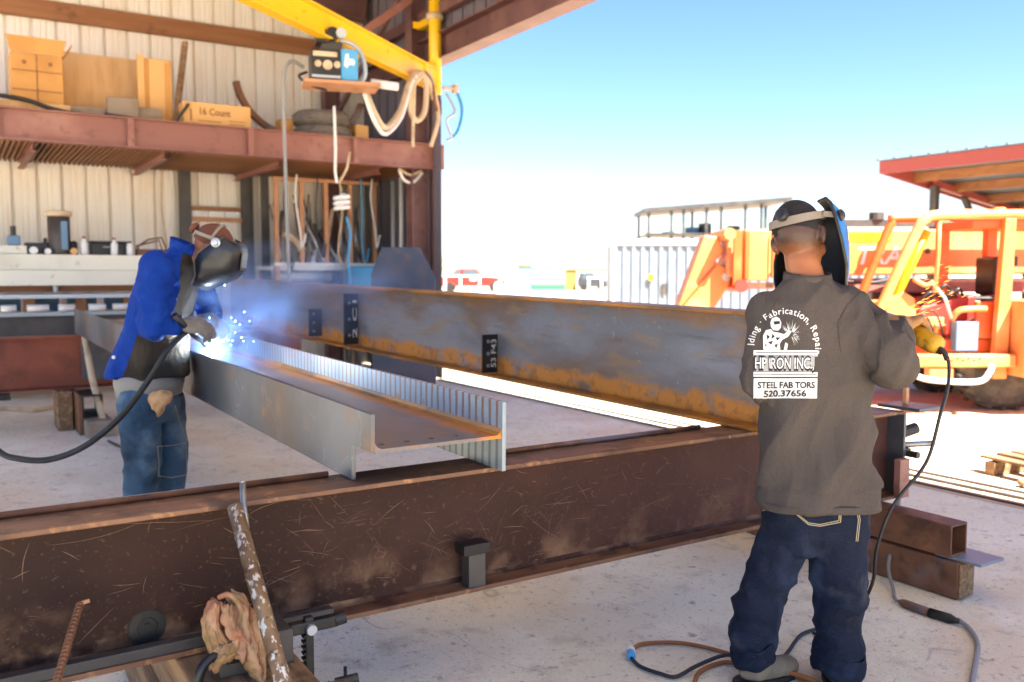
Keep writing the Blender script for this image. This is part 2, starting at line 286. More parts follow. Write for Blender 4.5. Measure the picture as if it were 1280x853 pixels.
def spline(pts, sub):
    out = []; n = len(pts)
    for i in range(n - 1):
        p0, p1, p2, p3 = pts[max(i - 1, 0)], pts[i], pts[i + 1], pts[min(i + 2, n - 1)]
        for k in range(sub):
            t = k / sub
            out.append(.5 * ((2 * p1) + (p2 - p0) * t + (2 * p0 - 5 * p1 + 4 * p2 - p3) * t * t + (3 * p1 - p0 - 3 * p2 + p3) * t ** 3))
    out.append(pts[-1]); return out
def tag(o, label, cat, group=None):
    o['label'] = label; o['category'] = cat
    if group: o['group'] = group
    return o
def thing(name, label, cat, loc=(0, 0, 0), group=None, rot=None, local=False):
    o = bpy.data.objects.new(name, None); COL.objects.link(o); o.location = loc; o.empty_display_size = .1
    if rot: o.rotation_euler = rot
    ORG[o.name] = V() if (rot or local) else V(loc); return tag(o, label, cat, group)
def ything(name, label, cat, r, d, z=0., group=None):           # a thing set out on the yard grid; its parts are given on that grid too
    o = bpy.data.objects.new(name, None); COL.objects.link(o); o.location = yd(r, d, z); o.rotation_euler = (0, 0, -YAW); o.empty_display_size = .1
    ORG[o.name] = V((r, d, z)); return tag(o, label, cat, group)
def dup(o, loc, label=None, rz=None):
    c = o.copy(); COL.objects.link(c); c.location = loc
    if rz is not None: c.rotation_euler = (0, 0, rz)
    if label: c['label'] = label
    for ch in list(o.children):
        d = ch.copy(); COL.objects.link(d); d.parent = c
        for g in list(ch.children):
            e = g.copy(); COL.objects.link(e); e.parent = d
    return c
def part_copy(o, loc):                                           # another piece of the same kind under the same parent
    c = o.copy(); COL.objects.link(c); c.location = loc; return c
def single(name, mb, m, label, cat, group=None, smooth=False, bevel=0., origin=None):
    me_off = V(origin) if origin is not None else sum(mb.v, V()) / len(mb.v)
    if origin is None: me_off.z = min(p.z for p in mb.v)
    mb.v = [p - me_off for p in mb.v]; o = mb.build(name, m, None, smooth, bevel); o.location = me_off; return tag(o, label, cat, group)
def struct(name, mb, m, **k): return mb.build(name, m, None, kind='structure', **k)
def plate_holes(outline, holes, th):                             # a flat plate in local x,y with real round holes
    bm = bmesh.new()
    def loop(ps):
        vs = [bm.verts.new((x, y, 0)) for x, y in ps]; return [bm.edges.new((vs[i], vs[(i + 1) % len(vs)])) for i in range(len(vs))]
    es = loop(outline)
    for (x, y, r) in holes: es += loop([(x + r * cos(2 * pi * k / 12), y + r * sin(2 * pi * k / 12)) for k in range(12)])
    bmesh.ops.triangle_fill(bm, edges=es, use_beauty=True)
    ex = bmesh.ops.extrude_face_region(bm, geom=list(bm.faces)); bmesh.ops.translate(bm, verts=[g for g in ex['geom'] if isinstance(g, bmesh.types.BMVert)], vec=(0, 0, th))
    bmesh.ops.recalc_face_normals(bm, faces=bm.faces); vs = [v.co.copy() for v in bm.verts]; bm.verts.index_update(); fs = [[v.index for v in f.verts] for f in bm.faces]; bm.free()
    return vs, fs
def melt(mb, voxel=.012, smooth=4, fn=None):                     # overlapping limbs grown into ONE continuous skin
    me = bpy.data.meshes.new('skin'); me.from_pydata([tuple(x) for x in mb.v], [], mb.f); me.validate()
    bm = bmesh.new(); bm.from_mesh(me); bmesh.ops.recalc_face_normals(bm, faces=bm.faces); bm.to_mesh(me); bm.free()
    o = bpy.data.objects.new('skin', me); COL.objects.link(o)
    md = o.modifiers.new('r', 'REMESH'); md.mode = 'VOXEL'; md.voxel_size = voxel
    s = o.modifiers.new('s', 'SMOOTH'); s.factor = .5; s.iterations = smooth
    dg = bpy.context.evaluated_depsgraph_get(); dg.update(); out = bpy.data.meshes.new_from_object(o.evaluated_get(dg))
    bpy.data.objects.remove(o); bpy.data.meshes.remove(me)
    r = MB(); r.v = [v.co.copy() for v in out.vertices]; r.f = [tuple(p.vertices) for p in out.polygons]
    if fn:
        ns = [v.normal.copy() for v in out.vertices]; r.v = [p + n * fn(p, n) for p, n in zip(r.v, ns)]
    bpy.data.meshes.remove(out); return r
def cut(mb, keep):                                               # keep only faces whose centre passes
    r = MB(); r.v = list(mb.v); r.f = [f for f in mb.f if keep(sum((mb.v[i] for i in f), V()) / len(f))]
    used = sorted({i for f in r.f for i in f}); ix = {k: i for i, k in enumerate(used)}
    r.v = [r.v[k] for k in used]; r.f = [tuple(ix[i] for i in f) for f in r.f]; return r
_TX = {}
def text2d(s, size=1., bold=.0, shear=0.):                       # lettering as flat outlines: verts (x,y), faces, width
    k = (s, size, bold, shear)
    if k in _TX: return _TX[k]
    cu = bpy.data.curves.new('t', 'FONT'); cu.body = s; cu.size = size; cu.offset = bold * size; cu.shear = shear; cu.resolution_u = 3
    o = bpy.data.objects.new('t', cu); COL.objects.link(o); dg = bpy.context.evaluated_depsgraph_get(); dg.update()
    me = bpy.data.meshes.new_from_object(o.evaluated_get(dg)); vs = [(v.co.x, v.co.y) for v in me.vertices]; fs = [tuple(p.vertices) for p in me.polygons]
    bpy.data.objects.remove(o); bpy.data.curves.remove(cu); bpy.data.meshes.remove(me)
    wd = max((x for x, y in vs), default=0); _TX[k] = (vs, fs, wd); return _TX[k]
def text_on(s, o, u, v, size, bold=.01, width=None, shear=0.):   # flat print lying on a plane
    vs, fs, wd = text2d(s, size, bold, shear); sx = (width / wd) if width else 1.
    return MB().add([V(o) + V(u) * x * sx + V(v) * y for x, y in vs], fs)
# ================================================================== SETTING
g = struct('ground', MB().quad((-700, -700, -.03), (900, -700, -.03), (900, 900, -.03), (-700, 900, -.03)), SAND)
f = struct('workshop_floor', MB().b2((-9, -9, -.2), (5.72, 14.0, 0)), CONC)
tr = struct('door_track', MB().b2((5.722, -9, -.2), (6.25, 11.1, .006)), CONC)
for x, h in ((5.78, .02), (5.95, .024), (6.12, .02)):
    MB().b2((x - .02, -9, .0062), (x + .02, 11.05, h)).build('track_rail', DKG, tr)
# ------------------------------------------------------------------ workshop building
BW = 13.9
wb = thing('workshop_building', 'open steel workshop with corrugated walls behind the welders', 'building', (5.9, BW, 0))
def roofz(x): return 6.05 + (6.4 - x) * .12
# corrugated sheet 0.914 wide: three deep grooves, two small ribs between each pair
prof = [0]
pts = []
for k in range(3):
    x0 = k * .3048
    pts += [(x0, 0), (x0 + .006, .055), (x0 + .04, .055), (x0 + .046, 0), (x0 + .135, 0), (x0 + .143, .007), (x0 + .158, .007), (x0 + .166, 0), (x0 + .205, 0), (x0 + .213, .007), (x0 + .228, .007), (x0 + .236, 0)]
pts.append((.9144, 0))
def sheet(z0, z1, flip=1):
    m = MB(); n = len(pts)
    m.add([(x, y * flip, z) for z in (z0, z1) for x, y in pts], [(i, i + 1, n + i + 1, n + i) for i in range(n - 1)]); return m
wp = sheet(0, 6.4).build('wall_panel', WALL, wb, recalc=False)
# (sheet is drawn at the world origin; every copy gets its own place)
wp.data.transform(Matrix.Translation(ORG[wb.name]))
for k in range(10):
    o = wp if k == 0 else part_copy(wp, (0, 0, 0))
    o.location = V((5.9 - .9144 * (k + 1), BW, 0)) - V((5.9, BW, 0)); o.scale = (1, 1, 1 if k < 5 else 1.2)
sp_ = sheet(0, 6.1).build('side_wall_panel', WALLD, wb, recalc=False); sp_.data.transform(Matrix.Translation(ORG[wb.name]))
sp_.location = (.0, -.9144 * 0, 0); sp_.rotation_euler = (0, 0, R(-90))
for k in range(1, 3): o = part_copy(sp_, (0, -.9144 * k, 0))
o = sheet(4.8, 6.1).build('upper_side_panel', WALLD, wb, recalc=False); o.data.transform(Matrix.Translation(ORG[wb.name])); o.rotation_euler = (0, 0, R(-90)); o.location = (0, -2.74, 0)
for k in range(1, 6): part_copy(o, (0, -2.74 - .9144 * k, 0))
def ibeam(p, q, dpt, fw, tf, tw, up=(0, 0, 1)):
    m = MB(); p, q = V(p), V(q); x = (q - p).normalized(); upv = V(up); y = upv.cross(x).normalized(); z = x.cross(y)
    for s_ in (1, -1): m.bar(p + z * s_ * (dpt - tf) / 2, q + z * s_ * (dpt - tf) / 2, fw, tf, up)
    m.bar(p, q, tw, dpt - 2 * tf - .001, up); return m
MB().b2((-3.2, BW - .11, 4.98), (5.55, BW - .005, 5.23)).build('girt', BRN, wb, bevel=.006)
MB().tube([(-3, BW - .06, 3.175), (5.75, BW - .06, 3.185)], .024).build('conduit', HOSE, wb, smooth=True)
MB().b2((2.86, BW - .14, 3.1), (3.02, BW - .03, 3.28)).build('junction_box', WHT, wb, bevel=.006)
MB().tube([(2.95, BW - .06, 3.18), (2.75, BW - .06, 3.2), (2.68, BW - .06, 3.05), (2.66, BW - .05, 2.5), (2.72, BW - .05, 1.9)], .014, 6, 5).build('drop_conduit', HOSE, wb, smooth=True)
# framed opening in the back wall
MB().b2((2.9, BW - .16, 0), (3.06, BW - .02, 3.1)).build('window_jamb', DKG, wb, bevel=.005)
MB().b2((3.82, BW - .16, 0), (3.98, BW - .02, 3.1)).build('window_jamb', DKG, wb, bevel=.005)
MB().b2((3.065, BW - .12, 2.30), (3.815, BW - .03, 2.36)).build('window_rail', TAN, wb)
MB().b2((3.065, BW - .12, 2.46), (3.815, BW - .03, 2.52)).build('window_rail', BRN, wb)
for k in range(3): MB().b2((3.08 + k * .245, BW - .08, 2.365), (3.08 + k * .245 + .23, BW - .05, 2.455)).build('vent_pane', WHT, wb)
# dark columns by the back wall and door column
ibeam((5.2, 13.6, 0), (5.2, 13.6, 6.0), .25, .2, .014, .01, (1, 0, 0)).build('column', PRIMD, wb)
ibeam((5.77, 11.62, 0), (5.77, 11.62, 6.0), .3, .2, .016, .012, (1, 0, 0)).build('column', PRIMD, wb)
ibeam((5.68, -3.4, 0), (5.68, -3.4, 6.0), .3, .2, .016, .012, (1, 0, 0)).build('column', PRIMD, wb)
MB().b2((5.90, 11.46, 0), (5.98, 11.52, 4.44)).build('door_jamb', PRIM, wb)
ibeam((5.88, -3.6, 4.63), (5.88, 13.75, 4.63), .36, .26, .018, .012).build('door_header', PRIMD, wb)
MB().b2((5.76, -3.6, 5.05), (5.872, 13.7, 5.2)).build('header_girt', PRIMD, wb)
for k, y in enumerate((9.2, 4.7, .2)):
    b_ = ibeam((4.4, y, 5.25), (5.75, y, 4.95), .34, .2, .016, .012).build('rafter_stub', PRIM, wb)
# roof: ribbed sheets, purlins, rafters, eave; unseen edges cut back to let sunlight bounce in
rs = MB(); n = 0
x = 6.55
prev = None
ks = []
while x > -.5:
    ks += [(x, 0), (x - .25, 0), (x - .26, .035), (x - .3, .035), (x - .31, 0)]; x -= .31
ks = [(a, roofz(a) + b) for a, b in ks]
for y in (-3.6, 0, 3, 6, 9, 12):
    m = MB(); n = len(ks); m.add([(a, yy, z) for yy in (y, min((0 if y < 0 else y + 3) + .02, 14.2)) for a, z in ks], [(i, i + 1, n + i + 1, n + i) for i in range(n - 1)])
    m.build('roof_sheet', ROOF, wb, recalc=False)
for x in (5.4, 4.2, 3.0, 1.8, .6, -.4): MB().b2((x - .04, -3.6, roofz(x) - .19), (x + .04, 14.1, roofz(x) - .005)).build('purlin', PRIMD, wb)
MB().b2((6.25, -3.7, 5.88), (6.56, 14.2, 6.03)).build('eave_trim', PRIM, wb)
for y in (13.4, 11.35, 3.2, -3.4): ibeam((5.75, y, roofz(5.75) - .42), (-.5, y, roofz(-.5) - .42), .42, .2, .016, .012).build('rafter', PRIMD, wb)
MB().bar((4.55, 11.5, 4.55), (5.6, 11.5, 5.35), .1, .1).build('brace', PRIM, wb)
MB().bar((4.9, 12.9, 5.3), (5.3, 12.9, 4.6), .05, .05).build('brace', PRIM, wb)
MB().bar((5.2, 13.3, 4.0), (5.6, 11.6, 5.6), .06, .06).build('brace', PRIMD, wb)
# ------------------------------------------------------------------ mezzanine shelf
ms = thing('mezzanine_shelf', 'red oxide steel mezzanine shelf carrying boxes and tyres on the back wall', 'shelf', (6.0, 11.4, 3.0))
def zch(a, b, y): return MB().b2((a, y - .07, 3.335), (b, y + .1, 3.35)).b2((a, y - .07, 3.0), (b, y + .1, 3.016)).b2((a, y, 3.0165), (b, y + .012, 3.3345))
zch(-3.2, 6.04, 11.4).build('fascia_channel', PRIM, ms)
MB().b2((5.9, 11.45, 3.0), (6.04, 13.85, 3.3)).build('end_channel', PRIM, ms)
for k, x in enumerate((6.03, 4.72, 3.3, 1.88, .5, -1)):
    MB().b2((x - .06, 11.335, 3.018), (x + .012, 11.399, 3.333)).build('stiffener', PRIM, ms)
dk = MB(); ks = []
for i in range(150):
    x = 5.9 - i * .06; ks += [(x, 3.025), (x - .025, 3.025), (x - .03, 3.075), (x - .055, 3.075)]
n = len(ks); dk.add([(a, y, z) for y in (11.47, 13.85) for a, z in ks], [(i, i + 1, n + i + 1, n + i) for i in range(n - 1)])
dk.build('floor_deck', BRN, ms, recalc=False)
MB().b2((-3.2, 11.45, 3.3), (5.9, 13.85, 3.318)).build('deck_board', WOOD, ms)
for x in (5.2, 3.75, 2.3, .85): ibeam((x, 11.75, 2.975), (x, 13.85, 2.975), .09, .08, .008, .006).build('joist', PRIM, ms)
# ------------------------------------------------------------------ things on the shelf
ZS = 3.319
def carton(name, lab, a, b, m, grp=None, flaps=True):
    t = thing(name, lab, 'box', ((a[0] + b[0]) / 2, (a[1] + b[1]) / 2, a[2]), grp)
    MB().b2(a, b).build('box_body', m, t, bevel=.01)
    zc = b[2]; MB().b2((a[0] + .01, (a[1] + b[1]) / 2 - .025, zc + .0005), (b[0] - .01, (a[1] + b[1]) / 2 + .025, zc + .002)).build('tape', HOSE, t)
    return t
t = carton('cardboard_box', 'large brown cardboard box with open flaps stacked on a plank on the shelf', (.66, 11.75, 3.47), (1.2, 12.2, 4.05), CARD)
MB().add([(.62, 11.70, 4.22), (1.24, 11.70, 4.22), (1.2, 11.748, 4.05), (.66, 11.748, 4.05), (.62, 11.715, 4.225), (1.24, 11.715, 4.225), (1.2, 11.76, 4.055), (.66, 11.76, 4.055)], [(0, 1, 2, 3), (7, 6, 5, 4), (0, 4, 5, 1), (1, 5, 6, 2), (2, 6, 7, 3), (3, 7, 4, 0)]).build('flap', CARD, t)
MB().add([(1.2, 11.75, 4.05), (1.2, 12.2, 4.05), (1.3, 12.2, 4.2), (1.3, 11.75, 4.2), (1.21, 11.75, 4.045), (1.21, 12.2, 4.045), (1.31, 12.2, 4.195), (1.31, 11.75, 4.195)], [(0, 1, 2, 3), (7, 6, 5, 4), (0, 4, 5, 1), (1, 5, 6, 2), (2, 6, 7, 3), (3, 7, 4, 0)]).build('flap', CARD, t)
for z in (3.62, 3.84): MB().b2((.67, 11.744, z), (1.19, 11.749, z + .012)).build('fold_line', BRN, t)
MB().b2((.92, 11.744, 3.48), (.935, 11.749, 4.04)).build('fold_line', BRN, t)
for x in (.8, 1.07): MB().cyl((x, 11.743, 3.94), (x, 11.749, 3.94), .025).build('hand_hole', BRN, t)
single('timber_plank', MB().b2((-1.2, 11.6, 3.36), (1.25, 12.0, 3.468)), PLY, 'long yellow timber plank lying under the large box', 'plank', bevel=.005)
single('wood_block', MB().b2((1.0, 11.55, ZS), (1.2, 11.9, 3.358)), WOOD, 'short wood block propping the plank above the shelf edge', 'block')
single('wood_block', MB().b2((-.8, 11.55, ZS), (-.5, 11.9, 3.358)), WOOD, 'short wood block under the far end of the plank', 'block')
single('plywood_sheet', MB().bar((1.25, 12.30, 3.79), (2.22, 12.30, 3.79), .02, .92, (0, .12, 1)), PLY, 'pale plywood sheet standing on edge beside the large box', 'board')
t = thing('folded_carton', 'tall narrow flattened cardboard carton leaning beside the plywood sheet', 'box', (2.3, 12.0, ZS))
MB().b2((2.06, 11.95, ZS), (2.46, 12.05, 4.2)).build('panel', CARD, t, bevel=.006)
MB().b2((2.05, 11.93, ZS), (2.13, 11.949, 4.23)).build('panel', CARDL, t); MB().b2((2.19, 11.935, ZS), (2.43, 11.949, 4.19)).build('panel', CARDL, t); MB().b2((2.375, 11.92, ZS + .01), (2.45, 11.934, 4.16)).build('panel', CARD, t)
single('timber_batten', MB().bar((2.46, 11.85, 3.33), (2.69, 12.2, 4.52), .07, .045), WOOD, 'brown timber batten leaning diagonally above the long printed carton', 'batten')
t = carton('printed_carton', 'long tan carton with dark printed lettering at the shelf edge', (2.52, 11.62, ZS), (3.36, 11.98, 3.66), CARDL)
text_on('16 Count', (2.7, 11.618, 3.51), (1, 0, 0), (0, 0, 1), .12, .03, .40).build('lettering', BRN, t)
MB().b2((2.6, 11.617, 3.42), (2.62, 11.619, 3.57)).build('printed_mark', BRN, t)
MB().b2((2.7, 11.617, 3.425), (2.98, 11.619, 3.435)).build('printed_mark', BRN, t); MB().b2((3.08, 11.617, 3.45), (3.28, 11.619, 3.46)).build('printed_mark', BRN, t); MB().b2((3.08, 11.617, 3.41), (3.28, 11.619, 3.42)).build('printed_mark', BRN, t)
t = thing('concrete_block', 'grey brown mineral board pieces stacked in front of the plywood', 'board', (1.9, 11.75, ZS))
MB().b2((1.66, 11.72, ZS + .004), (2.02, 11.78, 3.64)).build('board_piece', GREY, t, bevel=.01); MB().b2((1.75, 11.785, ZS + .004), (2.3, 11.84, 3.56)).build('board_piece', GREY, t, bevel=.01); MB().b2((1.24, 11.785, ZS + .004), (1.7, 11.84, 3.5)).build('board_piece', GREY, t, bevel=.01)
single('black_hose', MB().tube([(-.6, 11.55, 3.49), (.2, 11.5, 3.5), (.75, 11.52, 3.475), (1.1, 11.5, 3.38), (1.55, 11.52, 3.345)], .026, 8, 6), BLK, 'black hose draped along the shelf edge below the large box', 'hose', smooth=True)
single('iron_bar', MB().tube([(1.6, 11.5, 3.38), (2.2, 11.52, 3.345)], .025), BLK, 'short black iron bar lying at the front of the shelf', 'bar', smooth=True)
single('folded_tarp', MB().b2((-.6, 11.5, ZS), (.55, 11.95, 3.355)), BLK, 'dark folded tarpaulin lying low under the plank', 'tarpaulin', bevel=.012)
single('square_bar', MB().bar((2.38, 11.55, 3.33), (2.58, 11.6, 3.62), .03, .03), BLK, 'short dark bar leaning on the end of the printed carton', 'bar')
def tyre(lab, c, ro, ri, wd):
    t = thing('tyre', lab, 'tyre', (c[0], c[1], c[2]), 'old tyres stacked on the shelf')
    pr = [(ri, .02), (ri + .03, 0), (ro - .05, 0), (ro - .012, .035), (ro, .07), (ro, wd - .07), (ro - .012, wd - .035), (ro - .05, wd), (ri + .03, wd), (ri, wd - .02), (ri, .02)]
    m = MB(); n = 32; m.rings([[V(c) + V((r * cos(2 * pi * k / n), r * sin(2 * pi * k / n), h)) for k in range(n)] for r, h in pr], False); m.build('carcass', TYREG, t, smooth=True)
    for h in (.055, wd / 2, wd - .055):
        m = MB(); m.rings([[V(c) + V((r * cos(2 * pi * k / n), r * sin(2 * pi * k / n), hh)) for k in range(n)] for r, hh in ((ro - .01, h - .01), (ro + .007, h - .008), (ro + .007, h + .008), (ro - .01, h + .01))], False); m.build('tread_rib', TYREG, t, smooth=True)
tyre('lower dusty grey tyre of the pair lying on the shelf', (4.45, 11.95, ZS), .40, .24, .215); tyre('upper dusty grey tyre lying on top of another tyre', (4.43, 11.95, ZS + .216), .385, .24, .2)
single('cardboard_box', MB().b2((3.88, 12.0, ZS), (4.05, 12.25, 3.62)), CARD, 'small brown box squeezed left of the tyres', 'box', bevel=.008)
single('cardboard_box', MB().b2((4.92, 11.9, ZS), (5.12, 12.15, 3.62)), CARDL, 'small tan box squeezed right of the tyres', 'box', bevel=.008)
def arcband(lab, cx, cz, r, a0, a1, y):
    m = MB(); P_ = [V((cx + r * cos(R(a)), y, cz + r * sin(R(a)))) for a in range(a0, a1 + 1, 6)]
    for p, q in zip(P_, P_[1:]): pass
    rs = []
    for a in range(a0, a1 + 1, 6):
        u = V((cos(R(a)), 0, sin(R(a)))); c = V((cx, y, cz)) + u * r; rs.append([c + u * .035 + V((0, -.06, 0)), c + u * .035 + V((0, .06, 0)), c - u * .035 + V((0, .06, 0)), c - u * .035 + V((0, -.06, 0))])
    m.rings(rs); return single('curved_steel_band', m, TUB, lab, 'steel band', 'curved bands behind the tyres')
arcband('tall curved steel band sweeping up left of the tyres', 4.15, 4.25, .80, 190, 262, 12.3)
arcband('curved steel band rising right of the tyres', 4.5, 4.2, .72, 290, 345, 12.35)
# ------------------------------------------------------------------ jib crane with wire feeder
jc = thing('jib_crane', 'yellow jib crane with its arm reaching over the workshop', 'crane', (5.72, 11.02, 0))
MB().cyl((5.74, 11.02, 3.98), (5.74, 11.02, 5.6), .085, 20).build('pole', YEL, jc, smooth=True)
for z in (4.95, 4.35): MB().b2((5.70, 11.0, z), (5.78, 11.50, z + .1)).b2((5.62, 11.44, z + .003), (5.89, 11.467, z + .097)).build('bracket', YEL, jc, bevel=.006)
MB().cyl((5.74, 11.02, 4.98), (5.74, 11.02, 5.06), .12, 20).build('collar', HOSE, jc, smooth=True)
A0, A1 = V((5.70, 10.98, 4.165)), V((1.3, 7.35, 4.10)); ax_ = (A1 - A0).normalized()
ibeam(A0, A1, .29, .14, .018, .012).build('arm', YEL, jc, bevel=.003)
MB().bar(A0 + V((.05, .04, 0)), A0 + ax_ * .35, .06, .26).build('gusset', YEL, jc)
MB().cyl((5.85, 11.0, 4.07), (6.02, 10.98, 4.08), .03, 10).b2((6.0, 10.93, 4.02), (6.06, 11.03, 4.13)).build('valve', HOSE, jc)
# the feeder, its own local frame turned towards the shop
fp = A0 + ax_ * 2.75
wf = thing('wire_feeder', 'blue and black wire feeder hanging from the yellow crane arm', 'wire feeder', (fp.x, fp.y, 3.58), rot=(0, 0, R(-15)))
wf.location = (3.53, 9.20, 3.55)
MB().b2((-.22, -.17, 0), (.09, .17, .31)).build('body', BLK, wf, bevel=.008)
MB().b2((.0905, -.18, .0), (.27, .18, .335)).build('side_cover', LBLU, wf, bevel=.02)
MB().cyl((-.05, -.172, .15), (-.05, -.19, .15), .05, 18).cyl((-.15, -.172, .16), (-.15, -.185, .16), .035, 18).cyl((.05, -.172, .16), (.05, -.185, .16), .035, 18).build('drive_roll', HOSE, wf, smooth=False)
MB().b2((-.2, -.176, .24), (.05, -.1705, .29)).build('inner_bracket', HOSE, wf); MB().b2((-.215, -.18, .02), (.085, -.1705, .045)).build('inner_bracket', CHROM, wf)
lg = [(0, 0), (.02, .12), (.05, .13), (.055, .07), (.1, .075), (.12, .05), (.11, .0), (.09, .01), (.06, .01), (.03, -.03)]
MB().prism([(x * .95, y * .95) for x, y in lg], (.12, -.1815, .16), (1, 0, 0), (0, 0, 1), .001).build('printed_mark', INK, wf)
MB().b2((-.3, -.24, -.045), (.5, .2, -.012)).build('tray', TAN, wf)
MB().b2((-.18, -.1, -.0115), (.3, .1, -.001)).build('foot', BLK, wf)
MB().tube([(.28, -.02, -.02), (.36, -.02, .1), (.34, -.02, .3), (.24, -.02, .42), (.1, 0, .46)], .026, 8, 5).build('handle', CHROM, wf, smooth=True)
MB().cyl((.42, -.05, .02), (.72, -.05, .0), .045).build('outlet_sleeve', WHT, wf, smooth=True)
MB().b2((-.1, -.06, .31), (.12, .06, .42)).b2((-.02, -.05, .42), (.06, .05, .52)).build('hanger', DKG, wf, bevel=.01)
MB().cyl((.02, -.11, .5), (.02, .11, .5), .07, 14).b2((-.16, -.12, .40), (-.05, .1, .53)).build('trolley', BLK, wf)
MB().cyl((.1, -.12, .5), (.1, -.155, .5), .055, 14).build('wheel', CHROM, wf)
def cable(name, pts, r, m, lab, cat='cable', grp=None, sub=6, n=8, o=None):
    mb = MB().tube([V(p) for p in pts], r, n, sub); return single(name, mb, m, lab, cat, grp, smooth=True)
cable('feeder_cable', [(3.28, 9.35, 3.72), (3.14, 9.34, 3.76), (3.06, 9.33, 3.62), (3.05, 9.33, 3.2), (3.06, 9.33, 2.2), (3.08, 9.34, 1.45), (3.12, 9.3, .9), (3.2, 9.2, .85)], .02, GCAB, 'grey cable dropping straight from the left of the wire feeder')
cable('feeder_cable', [(3.3, 9.3, 3.66), (3.2, 9.27, 3.6), (3.32, 9.26, 3.52), (3.5, 9.25, 3.48)], .014, BCAB, 'thin looped black cable at the back of the wire feeder')
tg = thing('hanging_welding_gun', 'hanging welding gun lead coiled halfway down in front of the rack', 'welding gun', (4.0, 10.2, 1.2))
MB().tube([(3.93, 10.15, 3.5), (3.95, 10.18, 3.0), (3.95, 10.2, 2.75), (3.97, 10.2, 2.6)], .018, 8, 4).build('lead', WHT, tg, smooth=True)
cl = [V((4.02 + .085 * sin(a * .7), 10.18 + .05 * cos(a * .7), 2.46 - a * .007)) for a in range(0, 26)]
MB().tube(cl, .026, 8).build('coil', WHT, tg, smooth=True)
MB().tube([(4.0, 10.2, 2.6), (4.1, 10.2, 2.78), (4.14, 10.2, 2.98)], [.016] * 3, 8).build('gun_neck', HOSE, tg, smooth=True)
MB().tube([(4.08, 10.2, 2.2), (4.13, 10.2, 2.0), (4.1, 10.2, 1.7), (4.12, 10.2, 1.3), (4.1, 10.2, .8)], .018, 8, 5).build('lead', BHOS, tg, smooth=True)
# festoon hoses hanging on the arm
def onarm(t, dx=0, dz=-.16): p = A0 + ax_ * t; return p + V((dx, -.1, dz))
HG = 'tan hoses looped under the crane arm'
cable('festoon_hose', [(4.0, 9.38, 3.56), (4.1, 9.32, 3.28), (4.35, 9.60, 3.21), (4.7, 9.95, 3.49), (4.98, 10.26, 3.92), (5.18, 10.42, 4.10), (5.39, 10.52, 4.0), (5.49, 10.58, 3.81)], .036, HOSE, 'tan hose swagged from the wire feeder up to the crane arm', 'hose', HG)
cable('festoon_hose', [(3.98, 9.36, 3.53), (4.06, 9.26, 3.2), (4.33, 9.56, 3.13), (4.69, 9.9, 3.41), (4.96, 10.2, 3.86), (5.12, 10.36, 4.03)], .026, WHT, 'pale second hose hanging just under the tan swag', 'hose', HG)
cable('festoon_hose', [(5.22, 10.40, 4.06), (5.06, 10.33, 3.89), (5.02, 10.32, 3.60), (5.12, 10.36, 3.47), (5.26, 10.41, 3.60), (5.31, 10.45, 3.9), (5.26, 10.45, 4.09), (5.12, 10.35, 4.05)], .036, HOSE, 'tan hose in one deep loop below the end of the crane arm', 'hose', HG)
cable('festoon_hose', [(5.06, 10.28, 3.98), (5.05, 10.29, 3.6), (5.04, 10.3, 3.3), (5.03, 10.28, 3.12)], .022, HOSE, 'tan hose end hanging straight down from the loop', 'hose', HG)
cable('festoon_hose', [(5.35, 10.5, 4.05), (5.49, 10.56, 3.87), (5.56, 10.6, 3.56), (5.46, 10.63, 3.2)], .03, HOSE, 'tan hose running down beside the door column', 'hose', HG)
cable('festoon_hose', [(5.3, 10.45, 4.12), (5.42, 10.5, 4.02), (5.5, 10.56, 3.75), (5.6, 10.62, 3.62), (5.64, 10.7, 3.85)], .022, TUB, 'thin brown hose tangled at the tip of the crane arm', 'hose', HG)
cable('air_hose', [(5.9, 11.0, 4.0), (5.98, 10.9, 3.75), (5.85, 10.9, 3.62), (5.95, 10.95, 3.4), (5.88, 10.95, 3.36)], .02, CHROM, 'tangled silver air hose at the foot of the crane pole', 'hose')
cable('air_hose', [(6.05, 10.98, 4.05), (6.12, 10.95, 3.8), (6.05, 10.95, 3.5), (5.92, 10.98, 3.36)], .022, BHOS, 'blue air hose hanging by the outside of the door column', 'hose')
cable('slack_hose', [(5.45, 11.6, 3.0), (5.52, 11.6, 2.86), (5.66, 11.6, 2.82), (5.82, 11.6, 2.97)], .022, WHT, 'pale cord swagged under the end of the shelf', 'cord')
cable('slack_hose', [(5.42, 11.55, 3.0), (5.6, 11.55, 2.92), (5.78, 11.55, 2.99)], .018, HOSE, 'tan cord swagged above the pale one under the shelf', 'cord')
# ------------------------------------------------------------------ stock rack under the shelf
RK = 12.75
rk = thing('stock_rack', 'tan steel rack full of leaning bar stock below the shelf', 'rack', (4.8, RK, 0))
ux = [4.02, 4.4, 4.78, 5.16, 5.56]
for k, x in enumerate(ux): MB().b2((x - .03, RK - .03, 1.66 if 0 < k < 4 else 0), (x + .03, RK + .03, 2.86)).build('upright', TAN, rk)
for z in (2.863, 1.62): MB().b2((3.98, RK - .035, z), (5.62, RK + .035, z + .05)).build('rail', TAN if z > 2 else WHT, rk)
MB().b2((3.99, RK - .02, 1.3), (5.6, RK + .02, 1.35)).build('rail', PRIM, rk)
MB().b2((3.95, RK + .04, 1.56), (5.6, RK + .8, 1.618)).build('tray', WHT, rk)
for x in (4.02, 5.56): MB().b2((x - .03, RK + .75, 0), (x + .03, RK + .81, 1.56)).build('leg', TAN, rk)
bar0 = None
random.seed(11)
mats_ = [SMOOTHM, CHROM, DKG, TUB, CHROM, SMOOTHM]
